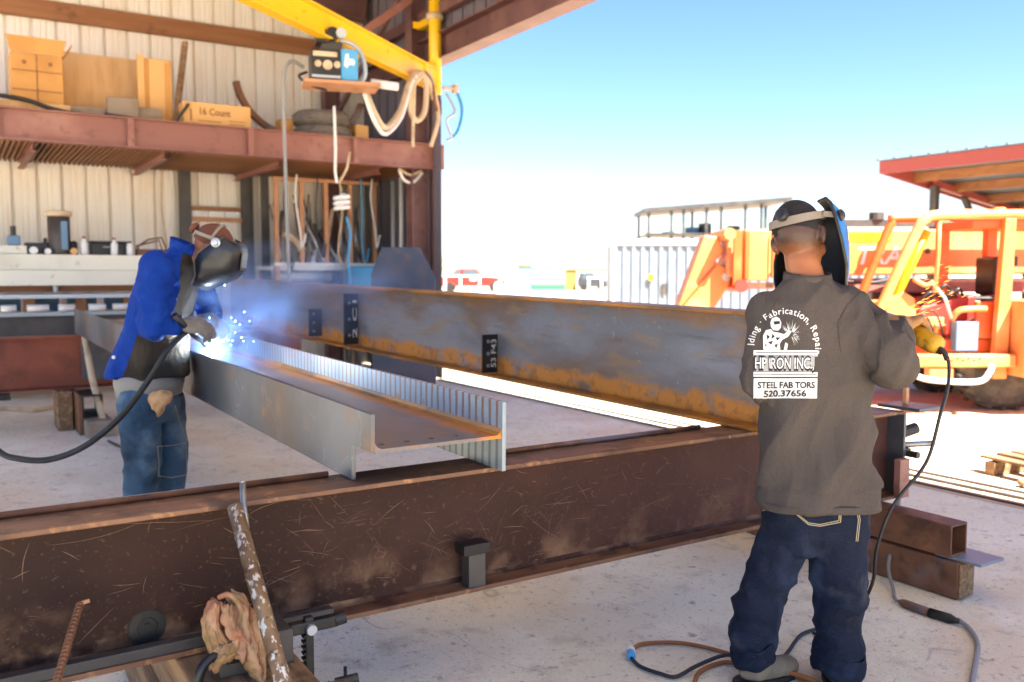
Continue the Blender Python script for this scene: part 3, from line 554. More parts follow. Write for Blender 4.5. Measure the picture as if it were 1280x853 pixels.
for k in range(34):
    x = 4.08 + 1.46 * (k + .5) / 34 + random.uniform(-.02, .02); z1 = random.uniform(1.95, 2.85); r = random.choice((.012, .016, .022, .03)); y0 = RK + random.uniform(.1, .5)
    mb = MB().cyl((x, y0, 1.62), (x + random.uniform(-.22, .22), RK + random.uniform(.35, .8), z1), r, 8)
    single('steel_bar', mb, mats_[k % 6], ['thin bare steel bar', 'pale tube', 'dark bar', 'rusty tube', 'pale tube', 'thin bare steel bar'][k % 6] + ' leaning among the others in the stock rack', 'steel bar', 'bars leaning in the stock rack', smooth=True)
single('steel_flat', MB().bar((4.75, RK + .0, 1.7), (5.0, RK + .3, 2.5), .05, .02), HOSE, 'wide pale flat bar leaning out of the middle of the rack', 'steel bar')
single('steel_flat', MB().bar((4.55, RK - .06, 1.68), (4.68, RK + .2, 1.86), .05, .03), WHT, 'short white angle poking out of the rack bottom', 'steel bar')
single('steel_pipe', MB().tube([(4.15, RK + .1, 2.1), (4.3, RK + .05, 2.02), (4.4, RK + .0, 1.85)], .05, 10, 4), HOSE, 'fat pale bent pipe lying in the left bay of the rack', 'pipe', smooth=True)
for k, (x, z0, z1, m) in enumerate(((5.66, 1.7, 2.9, CHROM), (5.74, 1.5, 2.95, WHT), (5.8, 1.6, 2.96, CHROM))):
    single('tall_tube', MB().cyl((x, 12.3 - k * .12, 0), (x + .02, 12.3 - k * .12, z1), .032, 10), m, ['silver tall tube standing nearest the rack beside the door', 'white tall tube standing between two silver ones', 'silver tall tube standing nearest the door column'][k], 'tube', 'tall tubes by the door column', smooth=True)
single('dark_board', MB().b2((4.02, 13.45, 0), (4.14, 13.5, 3.0)), DKG, 'narrow dark board standing left of the rack', 'board')
single('pipe_bundle', MB().cyl((4.1, RK + .4, 1.47), (5.0, RK + .4, 1.47), .07, 12), WHT, 'white pipe lying on the lower rail of the rack', 'pipe', smooth=True)
single('plastic_drum', MB().lathe([(.26, 0), (.28, .03), (.28, .86), (.25, .9)], (5.25, RK - .35, .72), (0, 0, 1), 20), BHOS, 'blue drum standing under the right of the rack', 'drum', smooth=True)
single('drum_stand', MB().b2((5.0, RK - .6, .62), (5.5, RK - .1, .718)).b2((5.02, RK - .58, 0), (5.08, RK - .52, .62)).b2((5.42, RK - .58, 0), (5.48, RK - .52, .62)).b2((5.02, RK - .18, 0), (5.08, RK - .12, .62)).b2((5.42, RK - .18, 0), (5.48, RK - .12, .62)), DKG, 'dark stand carrying the blue drum', 'stand')
random.seed(8)
for k, (x, z0, z1, r, m, lab) in enumerate(((4.12, 1.5, 2.9, .012, BCAB, 'thin black cable hanging at the left end of the stock rack'), (4.3, 1.9, 2.95, .016, WHT, 'pale cable hanging in the left bay of the stock rack'), (4.62, 1.75, 2.95, .012, BCAB, 'thin black cable hanging in the second bay of the stock rack'), (4.95, 1.6, 2.95, .018, HOSE, 'tan hose hanging in the middle of the stock rack'), (5.3, 1.7, 2.95, .014, BHOS, 'blue cable hanging in the right bay of the stock rack'), (5.62, 1.4, 2.95, .016, BCAB, 'black cable hanging beside the tall tubes by the door column'), (5.48, 1.9, 2.95, .014, WHT, 'pale cable hanging at the right end of the stock rack'))):
    cable('hanging_cable', [(x, RK - .12, z1), (x + random.uniform(-.04, .04), RK - .13, (z0 + z1) / 2 + .2), (x + random.uniform(-.06, .06), RK - .14, z0 + .25), (x + .05, RK - .16, z0), (x + .11, RK - .14, z0 + .2)], r, m, lab, 'cable', 'cables hanging before the rack')
single('steel_bar', MB().cyl((4.9, RK - .1, 1.7), (5.35, RK + .5, 2.75), .02, 8), SMOOTHM, 'long bright bar slanting right across the middle bays', 'steel bar', 'bars leaning in the stock rack', smooth=True)
single('steel_bar', MB().cyl((4.7, RK - .1, 1.7), (4.45, RK + .5, 2.7), .02, 8), CHROM, 'long bright bar slanting left across the second bay', 'steel bar', 'bars leaning in the stock rack', smooth=True)
# steel plate standing behind the far beam
pl = ything('steel_plate', 'thick bluish steel plate with cut top corners standing by the door', 'steel plate', -1.22, 9.9)
MB().prism([(-.36, .03), (.36, .03), (.36, 1.45), (.19, 1.80), (-.24, 1.80), (-.36, 1.5)], (-1.22, 9.92, 0), (1, 0, 0), (0, 0, 1), .03).build('plate', STP, pl, bevel=.004)
MB().b2((-1.62, 9.6, 0), (-.82, 10.2, .03)).build('base', DKG, pl)
# ------------------------------------------------------------------ cream press brake on the left
pb = thing('press_brake', 'long cream press brake along the left of the back wall', 'machine', (1, 12.1, 0))
MB().b2((-3.2, 11.8, 1.55), (2.95, 12.3, 1.735)).build('ram', CREAM, pb, bevel=.006); MB().b2((-3.2, 11.79, 1.365), (2.95, 12.3, 1.548)).build('ram', CREAM, pb, bevel=.006)
MB().b2((-3.2, 12.0, 1.285), (2.95, 12.3, 1.364)).build('throat', BRN, pb); MB().cyl((1.05, 11.95, 1.29), (1.05, 11.95, 1.36), .03).build('bolt', CHROM, pb)
MB().b2((-3.2, 11.72, 1.215), (2.95, 12.3, 1.262)).build('bed_rail', CHROM, pb); MB().b2((-3.2, 11.98, .2), (2.95, 12.28, 1.0)).build('bed', DKG, pb)
MB().b2((-3.2, 11.9, 1.0), (2.95, 12.3, 1.05)).build('bed', CHROM, pb)
for k in range(10): MB().b2((-2.6 + k * .55, 11.85, 1.053), (-2.6 + k * .55 + .12, 11.97, 1.213)).build('finger', BRN, pb)
for k in range(14): MB().b2((-3 + k * .42, 12.22, 1.055), (-3 + k * .42 + .33, 12.26, 1.21)).build('back_gauge', TARPB, pb)
for k in range(9): MB().cyl((-.2 + k * .31 + .02 * (k % 3), 11.82, 1.10), (-.2 + k * .31 + .2 + .03 * (k % 2), 11.82, 1.10), .042, 12).build('bright_slot', WHT, pb, smooth=True)  # white cylinders stand in for bright slots where sunlight shows through
for x in (-3, 2.75): MB().b2((x, 12.0, 0), (x + .18, 12.3, 1.29)).build('side_frame', DKG, pb)
ZM = 1.737
t = thing('steel_canister', 'tall grey lidded canister standing on the cream machine', 'canister', (1.12, 12.05, ZM))
MB().lathe([(.12, 0), (.125, .02), (.125, .46)], (1.12, 12.05, ZM), n=20).build('canister_body', DKG, t, smooth=True); MB().lathe([(.14, .462), (.15, .48), (.15, .52), (.12, .53)], (1.12, 12.05, ZM), n=20).build('lid', HOSE, t, smooth=True); MB().b2((1.13, 11.918, ZM + .06), (1.2, 11.935, ZM + .4)).build('label_plate', TARPB, t)
def bottle(x, h, lab, capm=PRIM):
    t = thing('spray_bottle', lab, 'bottle', (x, 11.95, ZM), 'bottles on the cream machine')
    MB().lathe([(.035, 0), (.042, .015), (.042, h * .65), (.018, h * .82), (.018, h * .9)], (x, 11.95, ZM), n=14).build('bottle_body', WHT, t, smooth=True); MB().lathe([(.02, h * .9), (.022, h), (.01, h * 1.03)], (x, 11.95, ZM), n=12).build('cap', capm, t, smooth=True)
bottle(1.38, .22, 'white bottle with red cap between canister and black case'); bottle(1.72, .21, 'white bottle in front of the middle of the black case'); bottle(1.9, .17, 'short white bottle right of the black case', BLK)
t = thing('tool_case', 'long black tool case lying on the cream machine', 'case', (1.62, 12.1, ZM)); MB().b2((1.46, 12.02, ZM), (1.88, 12.2, ZM + .15)).build('case_body', BLK, t, bevel=.012); MB().b2((1.45, 12.0, ZM + .152), (1.89, 12.21, ZM + .175)).build('lid', BLK, t, bevel=.006); MB().tube([(1.6, 12.0, ZM + .1), (1.62, 11.975, ZM + .1), (1.72, 11.975, ZM + .1), (1.74, 12.0, ZM + .1)], .008, 6).build('handle', CHROM, t)
single('wire_basket', MB().tube([(2.0, 11.95, ZM), (2.0, 11.95, ZM + .12), (2.12, 11.95, ZM + .2), (2.28, 11.95, ZM + .23), (2.33, 11.95, ZM + .1), (2.33, 11.95, ZM)], .012, 6).tube([(2.0, 12.1, ZM), (2.0, 12.1, ZM + .12), (2.28, 12.1, ZM + .2), (2.33, 12.1, ZM)], .012, 6).b2((1.99, 11.93, ZM), (2.34, 12.12, ZM + .08)), TUB, 'rusty wire basket with a raised handle on the cream machine', 'basket')
t = thing('bench_vise', 'dark small vise on a cream block at the machine end', 'vise', (.62, 12.0, ZM)); MB().b2((.4, 11.9, ZM), (.76, 12.1, ZM + .1)).build('base', CREAM, t, bevel=.01); MB().b2((.56, 11.93, ZM + .1), (.7, 12.05, ZM + .22)).build('jaw', TARPB, t, bevel=.02); MB().cyl((.63, 11.98, ZM + .22), (.63, 11.98, ZM + .33), .03).build('screw', BLK, t)
for k, (x, r, m, lab) in enumerate(((.83, .045, WHT, 'white roll lying end on beside the small vise'), (.98, .035, WHT, 'smaller white roll lying near the grey canister'), (1.26, .04, CARDL, 'tan roll lying right of the grey canister'))):
    single('tape_roll', MB().cyl((x, 11.88, ZM + r), (x, 11.98, ZM + r), r, 16), m, lab, 'roll', smooth=False)
single('tool_box', MB().b2((.75, 12.05, ZM), (.95, 12.2, ZM + .14)), BLK, 'small black tool box left of the canister', 'box', bevel=.01)
single('grease_can', MB().lathe([(.05, 0), (.05, .13), (.02, .15), (.02, .2)], (.97, 12.08, ZM), n=14), DKG, 'dark grease can behind the smaller white roll', 'can', smooth=True)
single('cutting_fluid_can', MB().lathe([(.055, 0), (.055, .15), (.03, .17)], (1.27, 12.1, ZM), n=14), BLK, 'black can standing between the canister and the red capped bottle', 'can', smooth=True)
# ================================================================== BEAMS
def axes(x, up):
    x = V(x).normalized(); z = (V(up) - x * V(up).dot(x)).normalized(); y = z.cross(x); return Matrix((x, y, z)).transposed()
def bthing(name, lab, c, x, up, grp=None):
    o = thing(name, lab, 'steel beam', c, grp, local=True); o.rotation_euler = axes(x, up).to_euler(); return o
# near beam across the foreground
A = bthing('steel_beam', 'scratched dark brown steel beam lying across the foreground with clamps on it', (.45, 2.8, .575), (1, 0, 0), (0, 0, 1))
L_ = 3.65
MB().box((0, 0, .2165), (2 * L_, .2, .017)).build('flange', STAF, A, bevel=.003)
MB().box((0, 0, -.2165), (2 * L_, .2, .017)).build('flange', STAF, A, bevel=.003)
MB().box((0, 0, 0), (2 * L_ - .002, .012, .4155)).build('web', STA, A)
for s_ in (1, -1):
    m = MB()
    for zz in (1, -1):
        y = s_ * .006; z = zz * .208
        m.prism([(0, 0), (.016 * s_, 0), (.006 * s_, -zz * .006), (0, -zz * .016)], (-L_ + .001, y, z), (0, 1, 0), (0, 0, 1), 2 * L_ - .004)
    m.build('fillet', STA, A)
m = MB()
for a, b in ((-L_, .62), (1.24, 2.38)): m.cyl((a, .076, .2355), (b, .076, .2355), .0105, 10)
m.build('edge_bar', TUB, A, smooth=True)
MB().cyl((0.008, -.0065, -.145), (0.008, -.0075, -.145), .055, 28).build('dark_disc', BLKP, A); MB().lathe([(.05, 0), (.052, .004), (.03, .004), (.028, .001)], (0.008, -.0076, -.145), (0, -1, 0), 28).lathe([(.013, 0), (.013, .006)], (0.008, -.0076, -.145), (0, -1, 0), 16).build('disc_ring', BLK, A)  # dark disc and ring stand in for a round hole through the web
SCR = mat('scratched_metal', '#80624c', .6, .1, layers=[dict(c='#5a4030', s=9, lo=.45, hi=.6, a=.8)])
random.seed(17); m = MB()
cl_ = [(random.uniform(-1.6, 2.6), random.uniform(-.12, .16)) for _ in range(16)]
for k in range(270):
    if k % 3: cx0, cz0 = random.choice(cl_); x0 = cx0 + random.gauss(0, .10); z0 = cz0 + random.gauss(0, .035)
    else: x0 = random.uniform(-2, 2.6); z0 = random.uniform(-.17, .18)
    ln = min(.5, .018 + random.expovariate(1 / .055)); an = random.choice((0, 0, 0, .15, -.2, .5, -.6, 1.2, 2.2)) + random.gauss(0, .15); cv = random.gauss(0, .16); w_ = random.uniform(.0003, .0009); P_ = []
    for i in range(9):
        t = i / 8 - .5; P_.append((x0 + ln * t, z0 + ln * cv * (t * t) + .0006 * random.uniform(-1, 1), an))
    L1 = []
    for i, (px, pz, a_) in enumerate(P_):
        dx, dz = px - x0, pz - z0; X = x0 + dx * cos(a_) - dz * sin(a_); Z = z0 + dx * sin(a_) + dz * cos(a_); hw = w_ * (1 - (2 * i / 8 - 1) ** 2 * .8); L1 += [(X - sin(a_) * hw, -.0064, Z + cos(a_) * hw), (X + sin(a_) * hw, -.0064, Z - cos(a_) * hw)]
    if max(abs(p[2]) for p in L1) > .195: continue
    m.add(L1, [(2 * i, 2 * i + 1, 2 * i + 3, 2 * i + 2) for i in range(8)])
m.build('scratch_marks', SCR, A, kind='stuff', recalc=False)
# near column section lying on its side, its end over the near beam
bx = V((-.0137, 1, .0148)).normalized()
B = bthing('steel_beam', 'wide flange beam lying on its side with streaked flange and end bolt holes', V((1.38, 2.62, .925)) + bx * 3.6, bx, (1, 0, 0.0))
H_ = 3.6
MB().prism([(-H_, .125), (-H_, -.001), (-H_ + .16, -.001), (-H_ + .16, -.125), (H_, -.125), (H_, .125)], (0, 0, -.26), (1, 0, 0), (0, 1, 0), .016).build('flange', STB, B, bevel=.002)
MB().box((0, 0, .252), (2 * H_, .25, .016)).build('flange', STZ, B, bevel=.002)
vs, fs = plate_holes([(-H_ + .004, -.2435), (.5 - H_, -.2435), (.5 - H_, .2435), (-H_ + .004, .2435)], [(-H_ + .075, -.19 + .095 * k, .0125) for k in range(5)], .012)
MB().add([(p[0], p[2] - .006, p[1]) for p in vs], fs).build('web', STW, B)
MB().b2((.5005 - H_, -.006, -.2435), (H_, .006, .2435)).build('web', STW, B)
m = MB(); m.prism([(0, 0), (.022, 0), (.008, -.008), (0, -.022)], (-H_ + .005, .0062, .2435), (0, 1, 0), (0, 0, 1), 2 * H_ - .01); m.build('fillet', STCF, B)
m = MB(); m.prism([(0, 0), (.022, 0), (.008, .008), (0, .022)], (-H_ + .005, .0062, -.2435), (0, 1, 0), (0, 0, 1), 2 * H_ - .01); m.build('fillet', STW, B)
MB().lathe([(.001, 0), (.06, 0), (.055, .001)], (-H_ + 1.95, .0062, -.1), (0, 1, 0), 20).build('dark_disc', BLKP, B)
# long deep beam at the back
cx_ = V((-.0366, 1, .0156)).normalized()
C_ = bthing('steel_beam', 'long deep steel beam with orange rust band and dark bolt plates on its web', V((3.08, 2.62, 1.065)) + cx_ * 4.0, cx_, (0, 0, 1))
MB().box((0, 0, .257), (8, .2, .016)).build('flange', STCF, C_, bevel=.003); MB().box((0, 0, -.257), (8, .2, .016)).build('flange', STCF, C_, bevel=.003)
MB().box((0, 0, 0), (7.998, .011, .498)).build('web', STC, C_)
def tab(Y, z0, z1, wd, chalk=None):
    t0 = (Y - 2.62) / cx_.y - 4.0; zc = (z0 + z1) / 2 - (1.065 + (Y - 2.62) * .0156); h = z1 - z0
    vs, fs = plate_holes([(0, -h / 2), (wd, -h / 2), (wd, h / 2), (0, h / 2)], [(wd * .62, h * k, .014) for k in (-.32, 0, .32)], .011)
    o = MB().add([(t0 - p[2], .006 + p[0], zc + p[1]) for p in vs], fs).build('bolt_plate', BLKP, C_)
    for k in (-.32, 0, .32): MB().lathe([(.001, .0), (.011, .0), (.012, .003), (.012, .006)], (t0 - .0165, .006 + wd * .62, zc + h * k), (1, 0, 0), 10).build('bolt', GLV, o)  # pale discs added so the plate's holes read bright
    if chalk:
        vs2, fs2, wd2 = text2d(chalk, .07, .01); k_ = h * .75 / wd2
        MB().add([(t0 - .0118, .006 + wd * .1 + y * .8, zc - h * .38 + x * k_) for x, y in vs2], fs2).build('chalk_mark', CHK, o)
    return o
tab(7.85, .93, 1.18, .125); tab(7.05, .905, 1.335, .13, '2 C1'); tab(4.9, .862, 1.11, .115, '53 F43')
# far support beam
D_ = bthing('steel_beam', 'red brown support beam behind the blue jacketed welder', (-.2, 9.65, .64), (1, 0, 0), (0, 0, 1))
MB().box((0, 0, .252), (7.0, .22, .016)).build('flange', STD, D_, bevel=.003); MB().box((0, 0, -.252), (7.0, .22, .016)).build('flange', STD, D_, bevel=.003); MB().box((0, 0, 0), (6.998, .012, .487)).build('web', STD, D_)
MB().box((1.7, -.04, 0), (.9, .05, .36)).build('stiffener', STB, D_)  # grey slab over the greyer stretch of this beam
single('steel_bracket', MB().b2((.30, 9.44, .32), (.42, 9.53, .379)), BLKP, 'small dark bracket clipped under the far support beam', 'bracket', bevel=.004)
# ------------------------------------------------------------------ bits on and around the near beam
t = thing('steel_stop', 'small upright steel stop with a flat cap on the lower flange of the foreground beam', 'steel stop', (1.56, 2.73, .368))
MB().b2((1.53, 2.70, .368), (1.60, 2.755, .49)).build('post', DKG, t, bevel=.003); MB().b2((1.505, 2.69, .4905), (1.615, 2.76, .53)).build('cap_plate', BLKP, t, bevel=.003)
single('flat_bar', MB().b2((-2.6, 2.705, .3675), (1.02, 2.745, .40)), DKG, 'dark flat bar laid along the lower flange of the foreground beam', 'flat bar', bevel=.003)
rbm = MB().tube([(.165, 2.43, .425), (.268, 2.70, .572)], .0095, 8)
for k in range(24):
    p = V((.165, 2.43, .425)).lerp(V((.268, 2.70, .572)), (k + .5) / 24); q = (V((.268, 2.70, .572)) - V((.165, 2.43, .425))).normalized(); rbm.lathe([(.009, -.003), (.0118, -.001), (.0118, .001), (.009, .003)], p, q, 8)
rb = thing('rebar_rod', 'ribbed rusty rebar rod leaning against the foreground beam', 'rebar', (.165, 2.43, .42)); rbm.build('rod', TUB, rb); MB().cyl((.268, 2.70, .572), (.292, 2.705, .574), .006, 8).build('tip', TAN, rb)
pj_ = thing('pipe_stand', 'worn paint flecked pipe with a steel rod leaning on the foreground beam', 'pipe', (.74, 2.1, .06))
PIPE = mat('flecked_pipe', '#7d5f42', .5, .3, layers=[dict(c='#a58a66', s=8, lo=.45, hi=.6, a=.7), dict(c='#e6e0d2', s=60, d=8, lo=.56, hi=.60, a=.9, st=(1.2, 1, .5)), dict(c='#d8cdb8', s=20, d=8, lo=.60, hi=.64, a=.8), dict(c='#3c2b20', s=30, lo=.6, hi=.68, a=.8)], bump=(60, .3, .003, O1))
p0, p1 = V((.735, 1.95, 0.02)), V((.693, 2.655, .80))
MB().tube([p0, p1], .0235, 18).build('tube', PIPE, pj_, smooth=True)
MB().tube([(.716, 2.60, .68), (.722, 2.665, .80), (.728, 2.69, .86)], .0095, 10).lathe([(.0, 0), (.0105, .001), (.0105, .007), (.0, .01)], (.728, 2.69, .86), (0, .3, .9), 10).build('rod', SMOOTHM, pj_, smooth=True)
MB().cyl((.71, 2.583, .685), (.728, 2.57, .67), .012, 8).build('bolt', BLKP, pj_)
# timbers carrying the near beam on the left
single('timber_block', MB().b2((.49, 1.75, .0), (.86, 3.5, .16)), WOOD, 'wide lower timber under the left of the foreground beam', 'timber', bevel=.008)
single('timber_block', MB().b2((.52, 1.70, .161), (.84, 3.45, .345)), WOOD, 'upper timber whose top shows below the hanging rag', 'timber', bevel=.008)
single('steel_tube', MB().b2((.60, 2.50, .346), (.815, 2.66, .448)), DKG, 'short dark green steel block behind the pipe under the rag', 'block', bevel=.004)
def clamp(lab, o, L, tall, flip):
    t = thing('screw_clamp', lab, 'clamp', o, 'black screw clamps'); ox, oy, oz = o
    f_ = -1 if flip else 1
    MB().tube([(ox, oy, oz + tall), (ox - f_ * L * .7, oy - .02, oz + tall), (ox - f_ * L * .95, oy - .03, oz + tall * .86), (ox - f_ * L, oy - .03, oz + tall * .5), (ox - f_ * L, oy - .03, oz)], .0145, 10, 6).build('frame', BLK, t, smooth=True)
    return t
t = clamp('black clamp with a rounded frame curling below the rag', (.70, 2.52, .1), .17, .315, False)
MB().cyl((.62, 2.5, .405), (.7, 2.5, .405), .02).build('pad', BLK, t)
t = thing('screw_clamp', 'black screw clamp with ratchet bar and handle at the right of the pipe', 'clamp', (.9, 2.58, .12), 'black screw clamps')
MB().b2((.878, 2.575, .14), (.905, 2.60, .44)).build('bar', BLK, t, bevel=.003)
m = MB()
for k in range(14): m.b2((.872, 2.574, .16 + k * .018), (.8775, 2.6, .168 + k * .018))
m.build('ratchet_tooth', BLK, t)
MB().b2((.83, 2.57, .392), (.985, 2.605, .428)).build('jaw', BLK, t, bevel=.005); MB().cyl((.975, 2.585, .41), (1.01, 2.585, .415), .021).build('pad', BLK, t)
MB().cyl((.893, 2.555, .405), (.893, 2.573, .405), .016).build('pivot_bolt', CHROM, t)
MB().cyl((.85, 2.585, .205), (1.0, 2.56, .215), .010, 10).build('screw', SMOOTHM, t)
m = MB()
for k in range(13): m.lathe([(.010, -.0025), (.0135, 0), (.010, .0025)], V((.86, 2.584, .2055)).lerp(V((.95, 2.569, .212)), k / 12), (.15, -.025, .01), 10)
m.build('thread', BLK, t)
MB().cyl((.97, 2.566, .213), (1.04, 2.555, .217), .017).cyl((1.0, 2.56, .17), (1.0, 2.56, .262), .006, 8).build('handle', BLK, t)
# rag hung over the clamp
def cloth(fn, nu, nv, th, name, parent):
    vs = [fn(i / nu, j / nv) for j in range(nv + 1) for i in range(nu + 1)]; W_ = nu + 1
    m = MB().add(vs, [(j * W_ + i, j * W_ + i + 1, (j + 1) * W_ + i + 1, (j + 1) * W_ + i) for j in range(nv) for i in range(nu)])
    o = m.build(name, RAG, parent, smooth=True, recalc=False); sd = o.modifiers.new('t', 'SOLIDIFY'); sd.thickness = th; sd.offset = 0; return o
rg = thing('stained_rag', 'crumpled stained tan rag hanging over the clamp on the foreground beam', 'rag', (.66, 2.56, .33))
rg.scale = (.76, 1, .86)
def nz(x, y, s=1.): return MN.noise(V((x * 3.1 * s, y * 3.1 * s, 5.3)))
def tri(x): x = (x / (2 * pi)) % 1; return 4 * abs(x - .5) - 1
def strip(cs, w0, w1, fold_, ph, seed, np_=1.5, wm=None):
    cs = [V(c) for c in cs]; P_ = spline(cs, 10)
    def fn(u, v):
        i = min(int(v * (len(P_) - 1)), len(P_) - 2); f_ = v * (len(P_) - 1) - i; p = P_[i].lerp(P_[i + 1], f_); tg_ = (P_[i + 1] - P_[i]).normalized()
        side = tg_.cross(V((0, -1, 0.15))).normalized(); out = V((0, -1, .1)); wd = w0 + (w1 - w0) * v if wm is None else (w0 + (wm - w0) * v * 2 if v < .5 else wm + (w1 - wm) * (v * 2 - 1)); a = (u - .5)
        return p + side * a * wd + out * (fold_ * tri(a * 2 * pi * np_ + ph + 1.6 * nz(v * 1.2, seed, 1)) + .012 * nz(u * .8 + seed, v * 1.2, 1.0) + .035 * (1 - 4 * a * a)) + V((.010 * nz(v * 2, u + seed, 1.5), 0, .014 * nz(u * 2, v * 2 + seed, 1.5)))
    return fn
cloth(strip([(.625, 2.62, .565), (.60, 2.60, .53), (.585, 2.57, .48), (.59, 2.53, .43)], .05, .07, .009, 0, 1, 1.2, .10), 30, 34, .003, 'fold', rg)
cloth(strip([(.655, 2.61, .59), (.685, 2.57, .56), (.672, 2.53, .50), (.655, 2.50, .44), (.64, 2.50, .415)], .04, .05, .010, 1.2, 2, 1.6, .095), 30, 40, .003, 'fold', rg)
cloth(strip([(.70, 2.57, .545), (.712, 2.53, .49), (.715, 2.49, .42), (.712, 2.46, .325)], .05, .012, .009, 2.0, 3, 1.2, .085), 30, 40, .003, 'corner', rg)
cloth(strip([(.685, 2.53, .49), (.688, 2.49, .44), (.70, 2.465, .38), (.712, 2.45, .318)], .07, .008, .007, .6, 6, 1.3, .085), 30, 36, .003, 'corner', rg)
cloth(strip([(.67, 2.54, .46), (.625, 2.51, .44), (.58, 2.50, .425), (.545, 2.50, .40)], .05, .025, .008, .6, 4, 1.2, .06), 26, 32, .003, 'fold', rg)
cloth(strip([(.60, 2.59, .575), (.578, 2.57, .51), (.60, 2.53, .455), (.655, 2.505, .43)], .03, .05, .008, 2.9, 5, 1.4, .055), 26, 36, .003, 'fold', rg)
cloth(strip([(.635, 2.58, .57), (.63, 2.54, .53), (.645, 2.51, .49), (.68, 2.50, .46)], .04, .03, .008, 1.9, 8, 1.4, .055), 26, 36, .003, 'fold', rg)
m = MB().tube([(.615, 2.6, .585), (.64, 2.57, .602), (.665, 2.55, .585), (.675, 2.52, .54), (.655, 2.50, .495), (.64, 2.495, .46)], [.006, .013, .01, .014], 10, 6) if False else MB().tube([(.615, 2.6, .585), (.64, 2.57, .602), (.665, 2.55, .585), (.675, 2.52, .54), (.655, 2.50, .495)], .009, 10, 6); m.build('twisted_edge', RAG, rg, smooth=True)
# end of the near beam: bracket, stub and rods
t = thing('end_bracket', 'steel bracket with stub tube and rods at the right end of the foreground beam', 'bracket', (4.13, 2.76, .35))
MB().b2((4.103, 2.62, .803), (4.30, 2.86, .82)).build('top_plate', STB, t, bevel=.002); MB().b2((4.101, 2.70, .36), (4.118, 2.86, .79)).build('end_plate', STB, t)
MB().b2((4.17, 2.74, .8205), (4.195, 2.76, .91)).build('upright_bar', TAN, t)
m = MB(); m.lathe([(.03, 0), (.03, .13), (.021, .13), (.021, 0)], (4.12, 2.76, .665), (.9, -.25, .22), 14); m.build('stub_tube', DKG, t)
MB().cyl((4.12, 2.74, .615), (4.33, 2.68, .612), .016, 10).build('rod', SMOOTHM, t, smooth=True); MB().b2((4.119, 2.70, .56), (4.17, 2.82, .60)).build('lug', DKG, t, bevel=.003); MB().cyl((4.14, 2.7, .575), (4.14, 2.64, .575), .018, 10).build('nut', BLK, t)
single('steel_tube', MB().b2((4.02, 2.66, .361), (4.10, 2.695, .56)), PRIM, 'upright red flat bar under the bracket at the beam end', 'flat bar', bevel=.002)
# tubes carrying the near beam on the right
t = thing('box_tube', 'rusty open ended box tube stacked on the filled one at right', 'box tube', (3.9, 3.3, .20))
vs, fs = plate_holes([(-.064, -.08), (.064, -.08), (.064, .08), (-.064, .08)], [], .001)
m = MB()
for (a, b) in (((3.835, 2.27, .195), (3.845, 4.4, .345)), ((3.955, 2.27, .195), (3.965, 4.4, .345)), ((3.8455, 2.27, .335), (3.9545, 4.4, .345)), ((3.8455, 2.27, .195), (3.9545, 4.4, .205))): m.b2(a, b)
m.build('tube_wall', TUB, t, bevel=.002)
t = thing('box_tube', 'lower box tube with a rough filled end lying on the floor at right', 'box tube', (3.91, 3.3, 0)); MB().b2((3.84, 2.235, .002), (3.97, 4.5, .18)).build('tube_wall', TUB, t, bevel=.008); MB().b2((3.848, 2.226, .01), (3.962, 2.2345, .172)).build('end_fill', WOOD, t, bevel=.004)
single('steel_plate', MB().b2((3.86, 2.14, .181), (4.05, 2.36, .1945)), GLV, 'small grey steel plate poking out between the two box tubes', 'plate', bevel=.002)
# cribbing and scraps under the far support beam
single('timber_block', MB().b2((.80, 9.35, 0), (.93, 9.75, .375)), WOOD, 'upright timber block left under the far support beam', 'timber', bevel=.006)
single('steel_plate', MB().b2((.945, 9.0, 0), (.975, 9.8, .376)), TUB, 'rusty plate on edge beside the block under the far beam', 'plate', bevel=.003)
t = thing('box_tube', 'short black box tube below the far support beam', 'box tube', (1.07, 9.3, .15))
m = MB()
for (a, b) in (((.985, 9.1, .15), (1.0, 9.6, .36)), ((1.15, 9.1, .15), (1.165, 9.6, .36)), ((1.0005, 9.1, .345), (1.1495, 9.6, .36)), ((1.0005, 9.1, .15), (1.1495, 9.6, .165))): m.b2(a, b)
m.build('tube_wall', BLK, t, bevel=.003)
single('concrete_block', MB().b2((.98, 8.8, 0), (1.22, 9.5, .149)), GREY, 'rough grey concrete block under the short black tube', 'block', bevel=.015)
single('steel_pipe', MB().tube([(1.06, 9.40, .93), (1.1, 9.3, .5), (1.16, 8.9, .02)], .032, 10), HOSE, 'pale pipe leaning against the far support beam', 'pipe', smooth=True)
single('steel_rod', MB().tube([(1.12, 8.5, .015), (1.2, 7.9, .015)], .012, 8), TUB, 'thin rusty rod lying on the floor behind the blue welder', 'rod')
cable('rope', [(.2, 10.9, .02), (.385, 11.1, .02), (.567, 10.93, .02), (.7, 10.8, .02), (.9, 10.95, .02)], .03, HOSE, 'tan rope lying on the floor under the far support beam', 'rope')
single('steel_offcut', MB().b2((5.05, 10.3, .0), (5.35, 11.0, .09)), DKG, 'dark steel offcut lying on the bright floor between the beams', 'offcut', bevel=.005)
